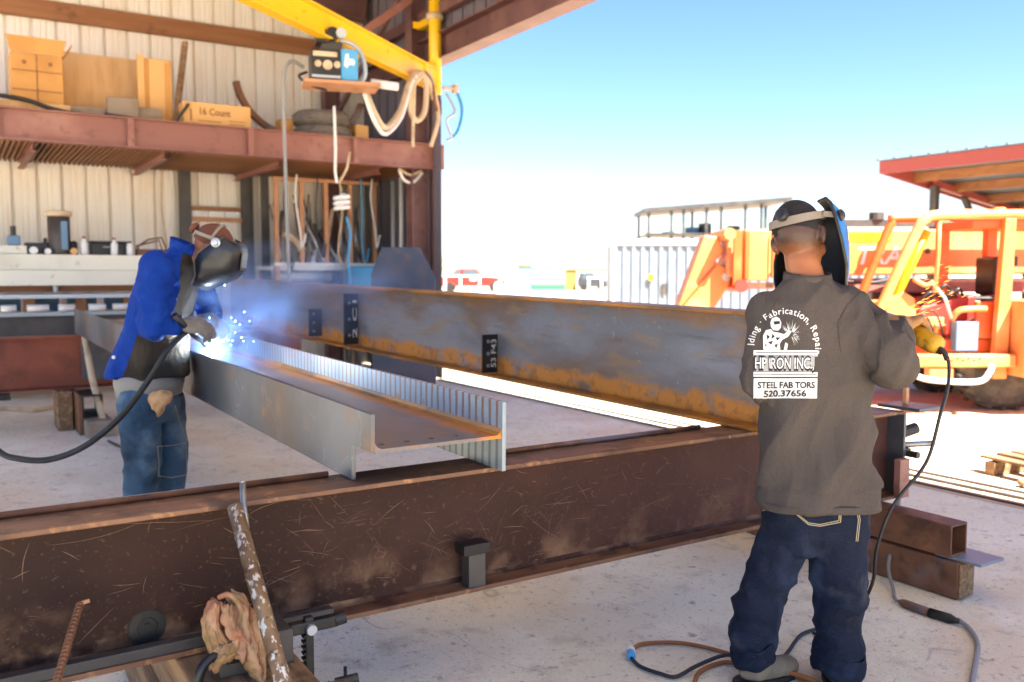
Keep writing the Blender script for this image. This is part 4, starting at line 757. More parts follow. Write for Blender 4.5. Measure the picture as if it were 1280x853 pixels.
# ------------------------------------------------------------------ cords on the floor
cable('extension_cord', [(2.2, 2.6, .012), (2.28, 2.631, .012), (2.361, 2.602, .012), (2.427, 2.556, .012), (2.481, 2.476, .012), (2.518, 2.382, .012), (2.568, 2.224, .012), (2.588, 2.054, .012), (2.592, 1.886, .012)], .0085, ORNC, 'orange extension cord running from the plug behind the left boot', 'cord')
cable('extension_cord', [(2.193, 2.232, .012), (2.249, 2.285, .012), (2.31, 2.323, .012), (2.388, 2.338, .012), (2.46, 2.325, .012), (2.501, 2.242, .014), (2.538, 2.14, .03), (2.576, 2.062, .03), (2.61, 1.967, .012)], .0085, ORNC, 'second orange cord curling forward in front of the left boot', 'cord')
cable('power_cord', [(2.17, 2.559, .014), (2.151, 2.48, .012), (2.174, 2.394, .012), (2.207, 2.342, .012), (2.307, 2.341, .028), (2.462, 2.349, .03), (2.557, 2.314, .014), (2.64, 2.235, .012), (2.729, 2.265, .012), (2.916, 2.349, .012), (3.1, 2.36, .012), (3.4, 2.45, .02)], .0075, BCAB, 'black power cord looping on the floor behind the boots', 'cord')
t = thing('plug_connector', 'white and blue cord plug joining the black and orange cords', 'plug', (2.19, 2.58, .002)); MB().cyl((2.205, 2.60, .02), (2.187, 2.578, .02), .018, 12).build('socket', WHT, t, smooth=False); MB().cyl((2.186, 2.577, .02), (2.166, 2.548, .02), .017, 12).build('plug', LBLU, t)
cable('grey_cable', [(3.589, 2.081, .02), (3.55, 2.005, .013), (3.436, 1.906, .013), (3.249, 1.808, .013), (3.09, 1.729, .013), (2.927, 1.64, .013)], .0105, GCAB, 'grey cable curving out of the connector towards the camera', 'cable')
t = thing('inline_connector', 'long dark brown inline connector on the floor by the box tubes', 'connector', (3.57, 2.2, .0)); MB().lathe([(.009, 0), (.016, .015), (.019, .03), (.019, .15)], (3.565, 2.345, .02), (-.02, -1, 0), 14).build('socket', TUB, t, smooth=True); MB().lathe([(.021, 0), (.021, .09), (.014, .11), (.01, .13)], (3.562, 2.194, .02), (.1, -1, 0), 14).build('plug', BLK, t, smooth=True)
# ================================================================== YARD (outside the door)
random.seed(5)
t = thing('wood_pallet', 'broken weathered pallet lying on the sunlit dirt outside', 'pallet', (7.05, 3.12, -.028), rot=(0, 0, R(-8)))
for k in range(6): MB().bar((-.45 + k * .17, -.55, .115), (-.43 + k * .17 + random.uniform(-.04, .04), .55, .115 + random.uniform(0, .015)), .11, .02).build('plank', WOOD, t)
for y in (-.45, 0, .45): MB().b2((-.5, y - .04, .002), (.55, y + .04, .10)).build('stringer', WOOD, t)
single('timber_scrap', MB().bar((6.42, 3.3, .0), (6.9, 2.9, .05), .1, .03), WOOD, 'loose timber scrap lying beside the broken pallet', 'timber')
# grey container with corrugated sides
ct = ything('shipping_container', 'light grey corrugated container out in the yard', 'container', 6.2, 28)
m = MB(); ks = []
for i in range(34):
    x = 3.23 + i * .29; ks += [(x, 28.0), (x + .09, 28.0), (x + .135, 28.07), (x + .235, 28.07)]
n = len(ks); m.add([(a, d, z) for z in (.18, 2.42) for a, d in ks], [(i, i + 1, n + i + 1, n + i) for i in range(n - 1)]); m.build('corrugated_side', GLV, ct, recalc=False)
MB().b2((3.2, 27.96, 2.42), (13.1, 30.4, 2.60)).build('top_rail', WHT, ct, bevel=.01); MB().b2((3.2, 27.97, -.02), (13.1, 30.4, .18)).build('bottom_rail', GLV, ct); MB().b2((3.15, 27.95, -.02), (3.28, 28.1, 2.61)).build('corner_post', WHT, ct); MB().b2((3.25, 28.12, .19), (13.05, 30.35, 2.41)).build('inner_wall', GLV, ct)
MB().cyl((4.4, 27.93, 1.4), (4.4, 27.995, 1.4), .1, 16).build('round_sticker', YEL, ct)
MB().b2((4.75, 27.94, .85), (4.9, 28.0, 1.2)).build('vent_box', DKG, ct)
# open framed loft behind the container
ol = ything('open_loft', 'open framed rooftop loft with flat roof above the container', 'building', 7.7, 33)
zz = lambda r: 3.80 + (r - 5) * .075
xs = [5.05, 5.9, 6.35, 7.2, 7.75, 8.65, 9.25, 10.15]
m = MB().prism([(4.95, zz(4.95)), (10.4, zz(10.4)), (10.4, zz(10.4) + .16), (4.95, zz(4.95) + .16)], (0, 32.9, 0), (1, 0, 0), (0, 0, 1), -3.2); m.build('roof', DKG, ol)
for x in xs: MB().b2((x, 33, -.03), (x + .09, 33.12, zz(x))).build('post', DKG, ol)
for x in (5.05, 7.2, 10.15): MB().b2((x, 35.6, -.03), (x + .09, 35.72, zz(x))).build('post', DKG, ol)
MB().b2((4.98, 32.95, 2.93), (10.3, 33.15, 3.03)).build('floor_beam', DKG, ol); MB().b2((5, 33.16, 2.95), (10.3, 35.8, 3.0)).build('floor', DKG, ol)
for k, (x, h) in enumerate(((6.9, .3), (7.4, .45), (8.2, .25), (8.5, .35), (9.4, .12), (6.0, .12))): single('stored_crate', MB().b2(tuple(0 for _ in '123'), (.35, .35, h)), TARPB if k % 2 == 0 else DKG, ['blue crate left of centre', 'taller dark crate', 'low blue crate', 'dark crate right of centre', 'flat blue crate', 'flat dark crate'][k] + ' stored in the open loft over the container', 'crate', 'crates stored in the loft').location = yd(x, 34, 3.0)
# shed at the right edge
sh = thing('open_shed', 'open shed with red edged sloping roof at the right of the yard', 'building', (20.7, 9, -.03))
zs = lambda x: 3.74 - (x - 17.7) * .14
MB().prism([(12.45, zs(17.7)), (12.45, zs(17.7) + .27), (1, zs(17.7) + .27), (1, zs(17.7))], (17.7, 0, 0), (0, 1, 0), (0, 0, 1), -.05).build('fascia', REDF, sh)
MB().prism([(17.751, zs(17.751)), (24, zs(24)), (24, zs(24) + .27), (17.751, zs(17.751) + .27)], (0, 12.45, 0), (1, 0, 0), (0, 0, 1), .06).build('fascia', REDF, sh)
MB().prism([(17.6, zs(17.6) + .275), (24.1, zs(24.1) + .275), (24.1, zs(24.1) + .29), (17.6, zs(17.6) + .29)], (0, 12.5, 0), (1, 0, 0), (0, 0, 1), 11.5).build('roof_sheet', GLV, sh)
for k in range(28): MB().bar((17.58, 12.45 - k * .41, zs(17.58) + .305), (24.1, 12.45 - k * .41, zs(24.1) + .305), .06, .03).build('roof_rib', GLV, sh)
for x in (18.9, 20.2, 21.6, 23): MB().b2((x - .05, 1, zs(x) + .05), (x + .05, 12.385, zs(x) + .26)).build('purlin', BRN, sh)
for x, y in ((19.4, 12.2), (23.6, 12.2), (19.4, 6.2), (23.6, 6.2)): MB().b2((x - .08, y - .08, -.03), (x + .08, y + .08, zs(x) + .04)).build('post', DKG, sh)
for y in (12.2, 6.2): MB().bar((19.4, y, 3.6), (23.6, y, 3.02), .1, .16).build('rafter', REDF, sh)
MB().bar((20.6, 12.2, 3.35), (21.4, 12.2, 2.4), .12, .12).build('brace', DKG, sh); MB().bar((23.5, 12.2, 2.0), (22.6, 12.2, 3.1), .14, .14).build('brace', REDF, sh)
MB().b2((23.75, 1, -.03), (23.82, 12.2, zs(23.8) + .02)).build('back_wall', BRN, sh)
# far vehicles and yard pieces
def wheel(par, c, r, wd, tm=RUB, rm=CHROM):
    w_ = MB().lathe([(r * .55, -wd / 2), (r * .9, -wd / 2), (r, -wd * .3), (r, wd * .3), (r * .9, wd / 2), (r * .55, wd / 2)], c, (0, 1, 0), 28).build('wheel', tm, par, smooth=False)
    MB().lathe([(.001, -wd * .32), (r * .2, -wd * .36), (r * .3, -wd * .28), (r * .5, -wd * .33), (r * .58, -wd * .45), (r * .58, wd * .45), (.001, wd * .3)], c, (0, 1, 0), 22).build('rim', rm, w_); return w_
tk = ything('pickup_truck', 'red crew cab pickup truck parked beyond the white fence', 'truck', -3.6, 77)
pr = [(-6.55, .45), (-6.6, 1.25), (-5.9, 1.3), (-5.4, 1.32), (-4.75, 1.95), (-3.1, 1.98), (-2.5, 1.35), (-.9, 1.15), (-.62, .9), (-.6, .45)]
MB().prism(pr, (0, 76, 0), (1, 0, 0), (0, 0, 1), -1.9).build('body', TRED, tk, bevel=.05)
MB().prism([(-5.2, 1.38), (-4.72, 1.85), (-4.45, 1.87), (-4.45, 1.38)], (0, 75.99, 0), (1, 0, 0), (0, 0, 1), -.02).build('window', GLS, tk); MB().prism([(-4.15, 1.36), (-4.15, 1.85), (-3.2, 1.87), (-2.75, 1.38)], (0, 75.99, 0), (1, 0, 0), (0, 0, 1), -.02).build('window', GLS, tk)
for r in (-5.35, -1.55): wheel(tk, (r, 75.95, .38), .42, .3)
for r in (-5.35, -1.55): wheel(tk, (r, 77.8, .38), .42, .3)
MB().b2((-3.6, 75.975, .95), (-3.1, 75.99, 1.15)).build('door_emblem', WHT, tk)
fe = ything('rail_fence', 'white post and rail fence in front of the red pickup', 'fence', -3, 60)
for x in (-7.6, -6.4, -5.2, -4.55, -3.5, -2.2, -.8): MB().b2((x - .06, 59.95, -.03), (x + .06, 60.05, 1.42)).build('post', WHT, fe)
for z in (1.33,): MB().b2((-7.7, 59.96, z), (-.74, 60.04, z + .1)).build('rail', WHT, fe)
ff = ything('rail_fence', 'white post and rail fence in front of the small carport', 'fence', 7, 62)
for x in (5.4, 6.3, 7.6, 9.1): MB().b2((x - .06, 61.95, -.03), (x + .06, 62.05, 1.3)).build('post', WHT, ff)
MB().b2((5.3, 61.96, 1.2), (9.2, 62.04, 1.3)).build('rail', WHT, ff)
single('white_tank', MB().lathe([(.3, 0), (.34, .2), (.34, .75), (.2, .95), (.05, 1.0)], V((0, 0, 0)), n=18), WHT, 'small round white tank standing right of the red pickup', 'tank', smooth=True).location = yd(-.95, 62, -.03)
gs = ything('panel_stack', 'stack of long pale green panels on a blue end block', 'stack', 2.7, 80)
for k in range(4): MB().b2((1.75, 79.9, .42 + k * .48), (4.85, 82, .70 + k * .48)).build('panel', GRN, gs); MB().b2((1.8, 79.95, .705 + k * .48), (4.8, 81.9, .895 + k * .48)).build('spacer', WHT, gs)
MB().b2((.55, 79.7, -.03), (1.70, 82, 2.2)).build('end_block', TARPB, gs); MB().b2((.5, 79.6, 2.21), (1.75, 82, 2.36)).build('cap', OLIVE, gs); MB().b2((1.75, 80, -.03), (4.85, 81.9, .41)).build('base', GRN, gs)
cp = ything('carport', 'low olive carport with a pale roof beyond the fence', 'building', 7, 84)
MB().b2((4.8, 84, 1.86), (9.0, 88, 1.98)).build('roof', OLIVE, cp); MB().b2((4.9, 87.8, -.03), (6.4, 87.9, 1.855)).build('back_wall', OLIVE, cp); MB().b2((4.85, 84.1, -.03), (6.1, 84.2, 1.855)).build('side_wall', OLIVE, cp)
for r in (6.9, 8.9): MB().b2((r - .06, 84.1, -.03), (r + .06, 84.2, 1.855)).build('post', WHT, cp)
ca = ything('parked_car', 'dark car parked under the small carport', 'car', 7.6, 83)
MB().prism([(6.25, .3), (6.2, .95), (6.5, 1.6), (7.5, 1.62), (8.1, 1.1), (8.9, .9), (9.0, .3)], (0, 82.5, 0), (1, 0, 0), (0, 0, 1), -1.4).build('body', TDRK, ca, bevel=.04); MB().prism([(6.5, 1.05), (6.62, 1.5), (7.4, 1.5), (7.85, 1.07)], (0, 82.49, 0), (1, 0, 0), (0, 0, 1), -.02).build('window', GLS, ca)
for r in (6.75, 8.4): wheel(ca, (r, 82.55, .3), .33, .22); wheel(ca, (r, 83.75, .3), .33, .22)
random.seed(9)
def tree(r, d, h, wd, lab):
    t = ything('desert_tree', lab, 'tree', r, d, -.03); m = MB().tube([(r, d, -.03), (r + .1, d, h * .3), (r - .1, d, h * .6)], [.16, .06], 8)
    for k in range(7): a = random.uniform(0, 6.28); z = h * random.uniform(.28, .55); m.tube([(r, d, z), (r + cos(a) * wd * .3, d + sin(a) * wd * .3, z + h * .15), (r + cos(a) * wd * .48, d + sin(a) * wd * .48, z + h * .3)], [.05, .015], 6)
    m.build('trunk', BARK, t); c = MB()
    for k in range(900):
        u = V((random.gauss(0, .3), random.gauss(0, .3), random.gauss(0, .22))); cl = MN.noise(u * 4 + V((r, 0, 0)))
        if cl < -.05: continue
        p = V((r, d, h * .68)) + V((u.x * wd, u.y * wd, u.z * h)); s = random.uniform(.08, .2); q = V((random.gauss(0, 1), random.gauss(0, 1), random.gauss(0, 1))).normalized() * s; w_ = q.orthogonal().normalized() * s * .6
        c.quad(p - q, p - w_, p + q, p + w_)
    c.build('crown', LEAF, t, recalc=False)
tree(-10.4, 120, 4.3, 3.6, 'pale sparse tree far off left of the red pickup'); tree(-14, 128, 3.4, 3.4, 'lower bushy tree mostly hidden by the steel plate')
# ------------------------------------------------------------------ telehandler
th = ything('telehandler', 'orange telehandler with long boom and tube cage parked outside the door', 'telehandler', 5.2, 10)
bo = MB().prism([(2.62, 1.47), (7.6, 1.52), (7.6, 2.06), (2.62, 2.03)], (0, 10.75, 0), (1, 0, 0), (0, 0, 1), -.5).build('boom', BOOM, th, bevel=.02)
MB().b2((3.2, 10.742, 1.90), (4.6, 10.7495, 2.0)).build('boom_stripe', YEL, th)
text_on('TRA', (4.17, 10.747, 1.625), (1, 0, 0), (0, 0, 1), .30, .02, .56, .25).build('boom_lettering', WHT, th)
MB().cyl((5.05, 10.74, 1.78), (5.05, 10.7495, 1.78), .035, 14).build('boom_bolt', DKG, th)
MB().b2((3.3, 10.9, 2.09), (5.2, 11.05, 2.17)).cyl((4.5, 10.95, 2.17), (4.5, 10.95, 2.26), .09, 12).build('hydraulic_line', DKG, th, smooth=False)
MB().b2((3.7, 10.8, 1.28), (7.6, 11.1, 1.45)).build('lift_cylinder', PRIM, th)
hd = MB().b2((2.80, 10.65, 1.42), (3.10, 11.35, 2.04)).build('boom_head', ORNL, th, bevel=.02)
for x, ww in ((2.66, .10), (2.80, .05), (3.12, .08)): MB().b2((x, 10.6, 1.36 if x < 2.7 else 1.45), (x + ww, 10.648, 2.02)).build('head_plate', ORN, hd)
MB().cyl((2.60, 10.55, 1.98), (2.60, 11.3, 1.98), .07, 14).build('pin', ORNL, hd, smooth=False); MB().cyl((2.75, 10.55, 1.36), (2.75, 11.3, 1.36), .08, 14).build('pin', REDM, hd)
MB().b2((2.78, 10.66, 1.32), (3.6, 10.9, 1.40)).build('crossbar', TUB, hd)
gn = MB().prism([(2.36, 1.98), (2.52, 1.96), (2.60, 1.78), (2.50, 1.66), (2.74, 1.50), (2.66, 1.34), (2.42, .95), (2.0, .95), (2.06, 1.14)], (0, 10.85, 0), (1, 0, 0), (0, 0, 1), -.3).build('gooseneck', ORNL, th, bevel=.02)
MB().bar((2.08, 10.84, 1.1), (2.68, 10.84, 1.82), .012, .06, (0, 1, 0)).build('rib', ORN, gn); MB().cyl((2.63, 10.82, 1.47), (2.63, 10.849, 1.47), .05, 14).build('pin', CHROM, gn); MB().b2((2.0, 10.7, .0), (2.5, 11.3, .94)).build('fork_frame', ORN, gn)
# cage
def tb(pts, r, m, nm='cage_tube', sub=0): return MB().tube(pts, r, 12, sub).build(nm, m, th, smooth=True)
tb([(3.97, 9.6, 1.02), (4.2, 9.6, 1.55), (4.38, 9.6, 1.95), (4.46, 9.6, 2.08), (4.62, 9.6, 2.14), (5.2, 9.6, 2.145), (6.6, 9.6, 2.15)], .055, ORNL, sub=5)
tb([(4.12, 9.75, .95), (4.4, 9.75, 1.6), (4.55, 9.72, 1.98)], .05, YEL)
tb([(4.05, 10.5, .95), (4.35, 10.5, 1.75), (4.5, 10.5, 2.1), (4.66, 10.5, 2.16), (6.6, 10.5, 2.17)], .05, ORN, sub=5)
tb([(4.6, 9.58, 1.3), (4.62, 9.58, 1.75), (4.63, 9.6, 2.1)], .022, ORNL); tb([(4.38, 9.62, 1.45), (4.5, 9.6, 1.38), (4.58, 9.58, 1.42)], .025, ORNL, sub=4)
MB().b2((4.98, 10.3, .9), (5.10, 10.42, 2.12)).build('cage_post', ORN, th, bevel=.01)
MB().prism([(5.25, .36), (5.40, .36), (5.44, 2.1), (5.32, 2.1)], (0, 9.55, 0), (1, 0, 0), (0, 0, 1), -.1).build('cage_post', ORNL, th, bevel=.01)
MB().b2((5.48, 10.2, .9), (5.6, 10.32, 2.12)).build('cage_post', ORN, th, bevel=.01)
MB().b2((5.0, 9.62, 2.0), (6.6, 10.45, 2.09)).build('cage_roof', ORN, th, bevel=.01)
# body, engine deck, sill, step
MB().b2((3.5, 10.1, .55), (7.2, 11.6, .80)).build('chassis', ORN, th, bevel=.03)
MB().prism([(4.55, .8), (5.25, .8), (5.25, 1.28), (4.9, 1.22), (4.6, 1.12)], (0, 9.95, 0), (1, 0, 0), (0, 0, 1), -1.0).build('engine_cover', REDM, th, bevel=.03)
MB().prism([(4.05, .7), (4.55, .7), (4.55, 1.08), (4.42, 1.2), (4.22, 1.2), (4.08, 1.08)], (0, 9.85, 0), (1, 0, 0), (0, 0, 1), -.6).build('fuel_tank', ORNL, th, bevel=.05)
MB().b2((4.58, 9.8, .85), (4.82, 9.94, 1.02)).build('control_box', ORNL, th, bevel=.01); MB().b2((4.86, 9.6, .66), (5.10, 9.74, .98)).build('battery_box', TARPB, th, bevel=.01); MB().b2((4.7, 9.78, .6), (4.84, 9.92, .95)).build('side_panel', ORN, th, bevel=.02); MB().b2((4.62, 9.72, .645), (5.36, 9.77, .78)).build('skirt', ORN, th, bevel=.01); MB().b2((5.12, 9.70, .79), (5.36, 9.76, 1.2)).build('skirt', ORN, th, bevel=.01)
MB().b2((4.28, 9.4, .50), (5.42, 9.55, .64)).build('sill', ORNL, th, bevel=.02)
m = MB()
for k in range(6): m.cyl((4.72 + k * .06, 9.39, .58 + .02 * (k % 2)), (4.72 + k * .06, 9.3995, .58 + .02 * (k % 2)), .012, 8)
m.build('sill_bolt', DKG, th)
tb([(4.25, 9.35, .45), (4.45, 9.3, .38), (4.95, 9.3, .36), (5.1, 9.35, .45), (5.15, 9.4, .52)], .03, WHT, 'step_tube', 5); MB().b2((4.5, 9.42, .34), (4.75, 9.55, .49)).build('step_bracket', ORNL, th)
tb([(4.85, 9.7, 1.0), (4.9, 9.65, 1.1), (5.05, 9.65, 1.12), (5.2, 9.65, 1.12)], .035, ORNL, 'grab_handle', 4)
MB().b2((5.43, 9.28, .40), (7.4, 9.95, 1.22)).build('cab_side', ORNL, th, bevel=.03); MB().b2((5.1, 10.0, 1.2), (5.5, 10.4, 1.25)).build('seat', BLK, th, bevel=.02); MB().b2((5.45, 9.97, 1.26), (5.55, 10.4, 1.7)).build('seat_back', BLK, th, bevel=.03)
for k in range(5): tb([(4.55 + k * .07, 10.0, 1.1), (4.7 + k * .08, 9.9, 1.3 + .04 * (k % 3)), (4.95 + .05 * k, 10.05, 1.16)], .016, BLK, 'hydraulic_hose', 4)
MB().b2((4.5, 11.0, .85), (5.6, 11.3, 1.4)).build('engine_block', DKG, th, bevel=.03); MB().b2((5.25, 9.6, 2.15), (5.35, 9.7, 2.22)).build('beacon', YEL, th, bevel=.015)
for k in range(4): tb([(3.15 + k * .03, 10.7, 1.5 + .1 * k), (3.4, 10.66, 1.42 + .05 * k), (3.9 + .1 * k, 10.7, 1.40), (4.6, 10.74, 1.38 + .02 * k)], .014, BLK, 'boom_hose', 5)
for r in (3.35, 3.6, 5.9, 6.4): MB().cyl((r, 10.735, 1.62), (r, 10.7495, 1.62), .022, 10).build('boom_bolt', DKG, th)
MB().b2((5.75, 10.742, 1.6), (6.15, 10.7495, 1.72)).build('warning_decal', BLK, th); MB().b2((5.55, 9.272, .95), (5.75, 9.2795, 1.1)).build('warning_decal', WHT, th); MB().b2((5.55, 9.265, .5), (5.95, 9.2795, .56)).build('trim_strip', DKG, th)
for k in range(3): tb([(4.3 + .1 * k, 9.8, .95), (4.45 + .1 * k, 9.7, 1.0 + .05 * k), (4.6 + .1 * k, 9.75, .8)], .013, BLK, 'hydraulic_hose', 4)
tb([(4.55, 9.58, 1.42), (4.72, 9.6, 1.24), (4.8, 9.6, 1.02)], .016, CHROM, 'cylinder_rod')
MB().prism([(4.1, 1.2), (4.3, 1.32), (4.45, 1.22), (4.45, 1.0), (4.15, 1.0)], (0, 9.7, 0), (1, 0, 0), (0, 0, 1), -.1).build('fender', ORNL, th, bevel=.02)
def bigwheel(c):
    r, wd = .58, .42; w_ = MB().lathe([(r * .5, -wd / 2), (r * .85, -wd / 2), (r * .95, -wd * .4), (r * .95, wd * .4), (r * .85, wd / 2), (r * .5, wd / 2)], c, (0, 1, 0), 32).build('wheel', TYRE, th)
    MB().lathe([(.001, -wd * .3), (r * .2, -wd * .36), (r * .3, -wd * .28), (r * .46, -wd * .33), (r * .52, -wd * .47), (r * .52, wd * .45), (.001, wd * .3)], c, (0, 1, 0), 24).build('rim', ORNL, w_)
    m = MB()
    for k in range(22):
        a = 2 * pi * k / 22
        for s_ in (-1, 1):
            a2 = a + (pi / 22 if s_ > 0 else 0); u = V((cos(a2), 0, sin(a2))); tv = V((-sin(a2), 0, cos(a2)))
            m.bar(V(c) + u * r * .965 + V((0, s_ * .03, 0)) - tv * .03, V(c) + u * r * .955 + V((0, s_ * wd * .48, 0)) + tv * .05, .055, .05, u)
    m.build('tread_lug', TYRE, w_); return w_
for c in ((5.56, 10.0, .545), (5.56, 11.5, .545), (7.9, 10.0, .545), (7.9, 11.5, .545)): bigwheel(c)
# ================================================================== PEOPLE
def fold(p, d, af, lf, seed):
    d = V(d).normalized(); a = d.cross(V((0, 1, 0))).normalized(); b = d.cross(a)
    n = MN.noise(V((p.dot(a) * af, p.dot(b) * af * .6 + seed, p.dot(d) * lf)))
    return 1 - 2 * abs(n)
def smooth01(x): x = max(0, min(1, x)); return x * x * (3 - 2 * x)
def head_mb(m, c, M):
    g_ = lambda x, y, z: V(c) + M @ V((x, y, z))
    m.ell(g_(0, -.012, .022), .077, .096, .098, 20, 12, M); m.ell(g_(0, .028, -.05), .058, .066, .075, 16, 10, M); m.ell(g_(0, .062, -.092), .03, .024, .022, 12, 8, M)
    m.cap(g_(0, .082, .018), .012, g_(0, .108, -.022), .016); m.ell(g_(0, .088, -.062), .026, .012, .012, 12, 8, M); m.ell(g_(0, .076, .034), .055, .018, .012, 12, 8, M)
    for s_ in (-1, 1):
        m.ell(g_(s_ * .03, .078, .012), .015, .012, .011, 12, 8, M); m.ell(g_(s_ * .045, .055, -.03), .022, .026, .026, 12, 8, M)
        m.ell(g_(s_ * .083, -.008, -.008), .011, .019, .031, 12, 10, M @ Matrix.Rotation(R(s_ * 22), 3, 'Z')); m.ell(g_(s_ * .078, .0, -.03), .009, .010, .012, 10, 8, M)
def head_axes(yaw, pitch, roll=0.):         # head frame in yard axes: x right, y forward, z up; yaw turns to the right
    return Matrix.Rotation(R(-yaw), 3, 'Z') @ Matrix.Rotation(R(-pitch), 3, 'X') @ Matrix.Rotation(R(roll), 3, 'Y')
def hand_mb(o, fwd, palm, curl, sc=1., thumb_side=None, thumb_curl=.5):
    m = MB(); f_ = V(fwd).normalized(); n = V(palm); n = (n - f_ * n.dot(f_)).normalized(); s_ = thumb_side if thumb_side is not None else 1; t = f_.cross(n) * s_; o = V(o)
    M = Matrix((t, f_, n)).transposed(); m.ell(o + f_ * .05 * sc, .046 * sc, .058 * sc, .021 * sc, 14, 10, M)
    m.cap(o - f_ * .06 * sc, .040 * sc, o + f_ * .01 * sc, .034 * sc)
    for k, (x, ln, r) in enumerate(((.032, .082, .0125), (.011, .092, .0132), (-.011, .086, .0125), (-.032, .068, .0112))):
        p = o + (t * x + f_ * (.098 - .006 * abs(k - 1))) * sc; d = f_ + t * x * 1.5; ang = 0
        for j, fr in enumerate((.46, .32, .24)):
            ang += curl * (.75, 1.0, .8)[j] * (1 + .08 * (k - 1)); dd = (d * cos(ang) + n * sin(ang)).normalized(); q = p + dd * ln * fr * sc
            m.cap(p, r * sc * (1 - .07 * j), q, r * sc * (1 - .07 * (j + 1))); p = q
    p = o + (t * .036 + f_ * .022 + n * .008) * sc; d = (t * .75 + f_ * .65 + n * .25).normalized()
    for j, (ln, r) in enumerate(((.044, .0165), (.034, .0145), (.027, .013))):
        d = (d * (1 - .35 * thumb_curl) + (n * .6 + f_ * .5 - t * .35) * .35 * thumb_curl).normalized() if j else d; q = p + d * ln * sc; m.cap(p, r * sc, q, r * sc * .92); p = q
    return m
def shell(c, M, rows, n=30, pw=.8, flip=1):
    vs = []
    for (z, a, b, ys, p0, p1) in rows:
        for i in range(n + 1):
            ph = R(p0 + (p1 - p0) * i / n); sx, cy = sin(ph), cos(ph)
            vs.append(V(c) + M @ V((a * math.copysign(abs(sx) ** pw, sx), ys + b * math.copysign(abs(cy) ** pw, cy), z)))
    return MB().add(vs, [(j * (n + 1) + i, j * (n + 1) + i + 1, (j + 1) * (n + 1) + i + 1, (j + 1) * (n + 1) + i) for j in range(len(rows) - 1) for i in range(n)])
def solid(o, th, off=1): s_ = o.modifiers.new('t', 'SOLIDIFY'); s_.thickness = th; s_.offset = off; return o
def refine(vs, fs, mx):
    bm = bmesh.new(); vv = [bm.verts.new((x, y, 0)) for x, y in vs]
    for f_ in fs:
        try: bm.faces.new([vv[i] for i in f_])
        except ValueError: pass
    bmesh.ops.triangulate(bm, faces=bm.faces)
    for _ in range(4):
        es = [e for e in bm.edges if e.calc_length() > mx]
        if not es: break
        bmesh.ops.subdivide_edges(bm, edges=es, cuts=1); bmesh.ops.triangulate(bm, faces=bm.faces)
    bm.verts.index_update(); r = [(v.co.x, v.co.y) for v in bm.verts], [tuple(v.index for v in f_.verts) for f_ in bm.faces]; bm.free(); return r
def press(bvh, vs, fs, D, off=.0018, mx=.012):                    # print flat artwork (r,z) onto cloth
    vs, fs = refine(vs, fs, mx); eye = V((0, 0, 1.5)); out = []
    for r, z in vs:
        d = (V((r, D, z)) - eye).normalized(); h = bvh.ray_cast(eye, d, 6)
        out.append(None if h[0] is None else h[0] + h[1] * (off if h[1].dot(d) < 0 else -off))
    ok = [f_ for f_ in fs if all(out[i] is not None for i in f_) and max((out[f_[i]] - out[f_[i - 1]]).length for i in range(3)) < mx * 7]
    use = sorted({i for f_ in ok for i in f_}); ix = {k: i for i, k in enumerate(use)}
    return MB().add([out[k] for k in use], [tuple(ix[i] for i in f_) for f_ in ok])
def bvh_of(mb): return BVHTree.FromPolygons([tuple(v) for v in mb.v], mb.f)
def stitch(bvh, pts, D, r=.0016, nn=14):
    eye = V((0, 0, 1.5)); P_ = []
    for (a, b) in zip(pts, pts[1:]):
        for k in range(nn): t = k / nn; P_.append((a[0] + (b[0] - a[0]) * t, a[1] + (b[1] - a[1]) * t))
    P_.append(pts[-1]); out = []
    for rr, z in P_:
        h = bvh.ray_cast(eye, (V((rr, D, z)) - eye).normalized(), 6)
        if h[0] is not None: out.append(h[0] - (V((rr, D, z)) - eye).normalized() * .001)
    return MB().tube(out, r, 5)
# ------------------------------------------------------------------ worker at the right, seen from behind
W1 = ything('person', 'worker in dark grey printed shirt and jeans grinding with his back turned', 'person', 1.09, 3.14)
hc = V((1.045, 3.22, 1.632)); HM = head_axes(44, 20, -13) * 1.09
LA = [V((.91, 3.17, 1.372)), V((.892, 3.13, 1.12)), V((1.02, 3.40, 1.06))]; RA = [V((1.215, 3.15, 1.385)), V((1.30, 3.03, 1.215)), V((1.465, 3.36, 1.30))]
LL = [V((1.005, 3.16, .62)), V((.925, 3.16, .34)), V((.885, 3.15, .07))]; RL = [V((1.185, 3.14, .62)), V((1.182, 3.10, .34)), V((1.19, 3.12, .07))]
m = MB(); head_mb(m, hc, HM); m.cap((1.062, 3.165, 1.46), .066, hc + V((0, -.015, -.06)), .058)
m.loft([((1.10, 3.16, .60), .15, .10), ((1.10, 3.16, .75), .16, .11), ((1.09, 3.16, 1.0), .15, .10), ((1.07, 3.16, 1.25), .17, .11), ((1.06, 3.16, 1.40), .15, .09), ((1.06, 3.165, 1.46), .07, .06)])
for P_, r in ((LA, .042), (RA, .045)): m.cap(P_[0], r, P_[1], r * .85); m.cap(P_[1], r * .8, P_[2], r * .62)
for P_ in (LL, RL): m.cap(P_[0], .075, P_[1], .055); m.cap(P_[1], .052, P_[2], .035); m.cap(P_[2], .035, P_[2] + V((.04, .11, -.04)), .03)
bodym = melt(m, .0065, 3); bodym.build('body', SKIN, W1, smooth=True)
# hair: close crop over the back and top of the skull
m = MB(); m.ell(hc + HM @ V((0, -.012, .024)), .080, .1, .1015, 32, 22, HM)
hm_ = HM.transposed()
def keep(p):
    q = hm_ @ (p - hc); return q.z > -.005 + .055 * smooth01((q.y + .03) / .1) + .012 * MN.noise(p * 60) and not (abs(q.x) > .06 and q.z < .02 and q.y > -.03)
cut(m, keep).build('hair', HAIR, W1, smooth=True)
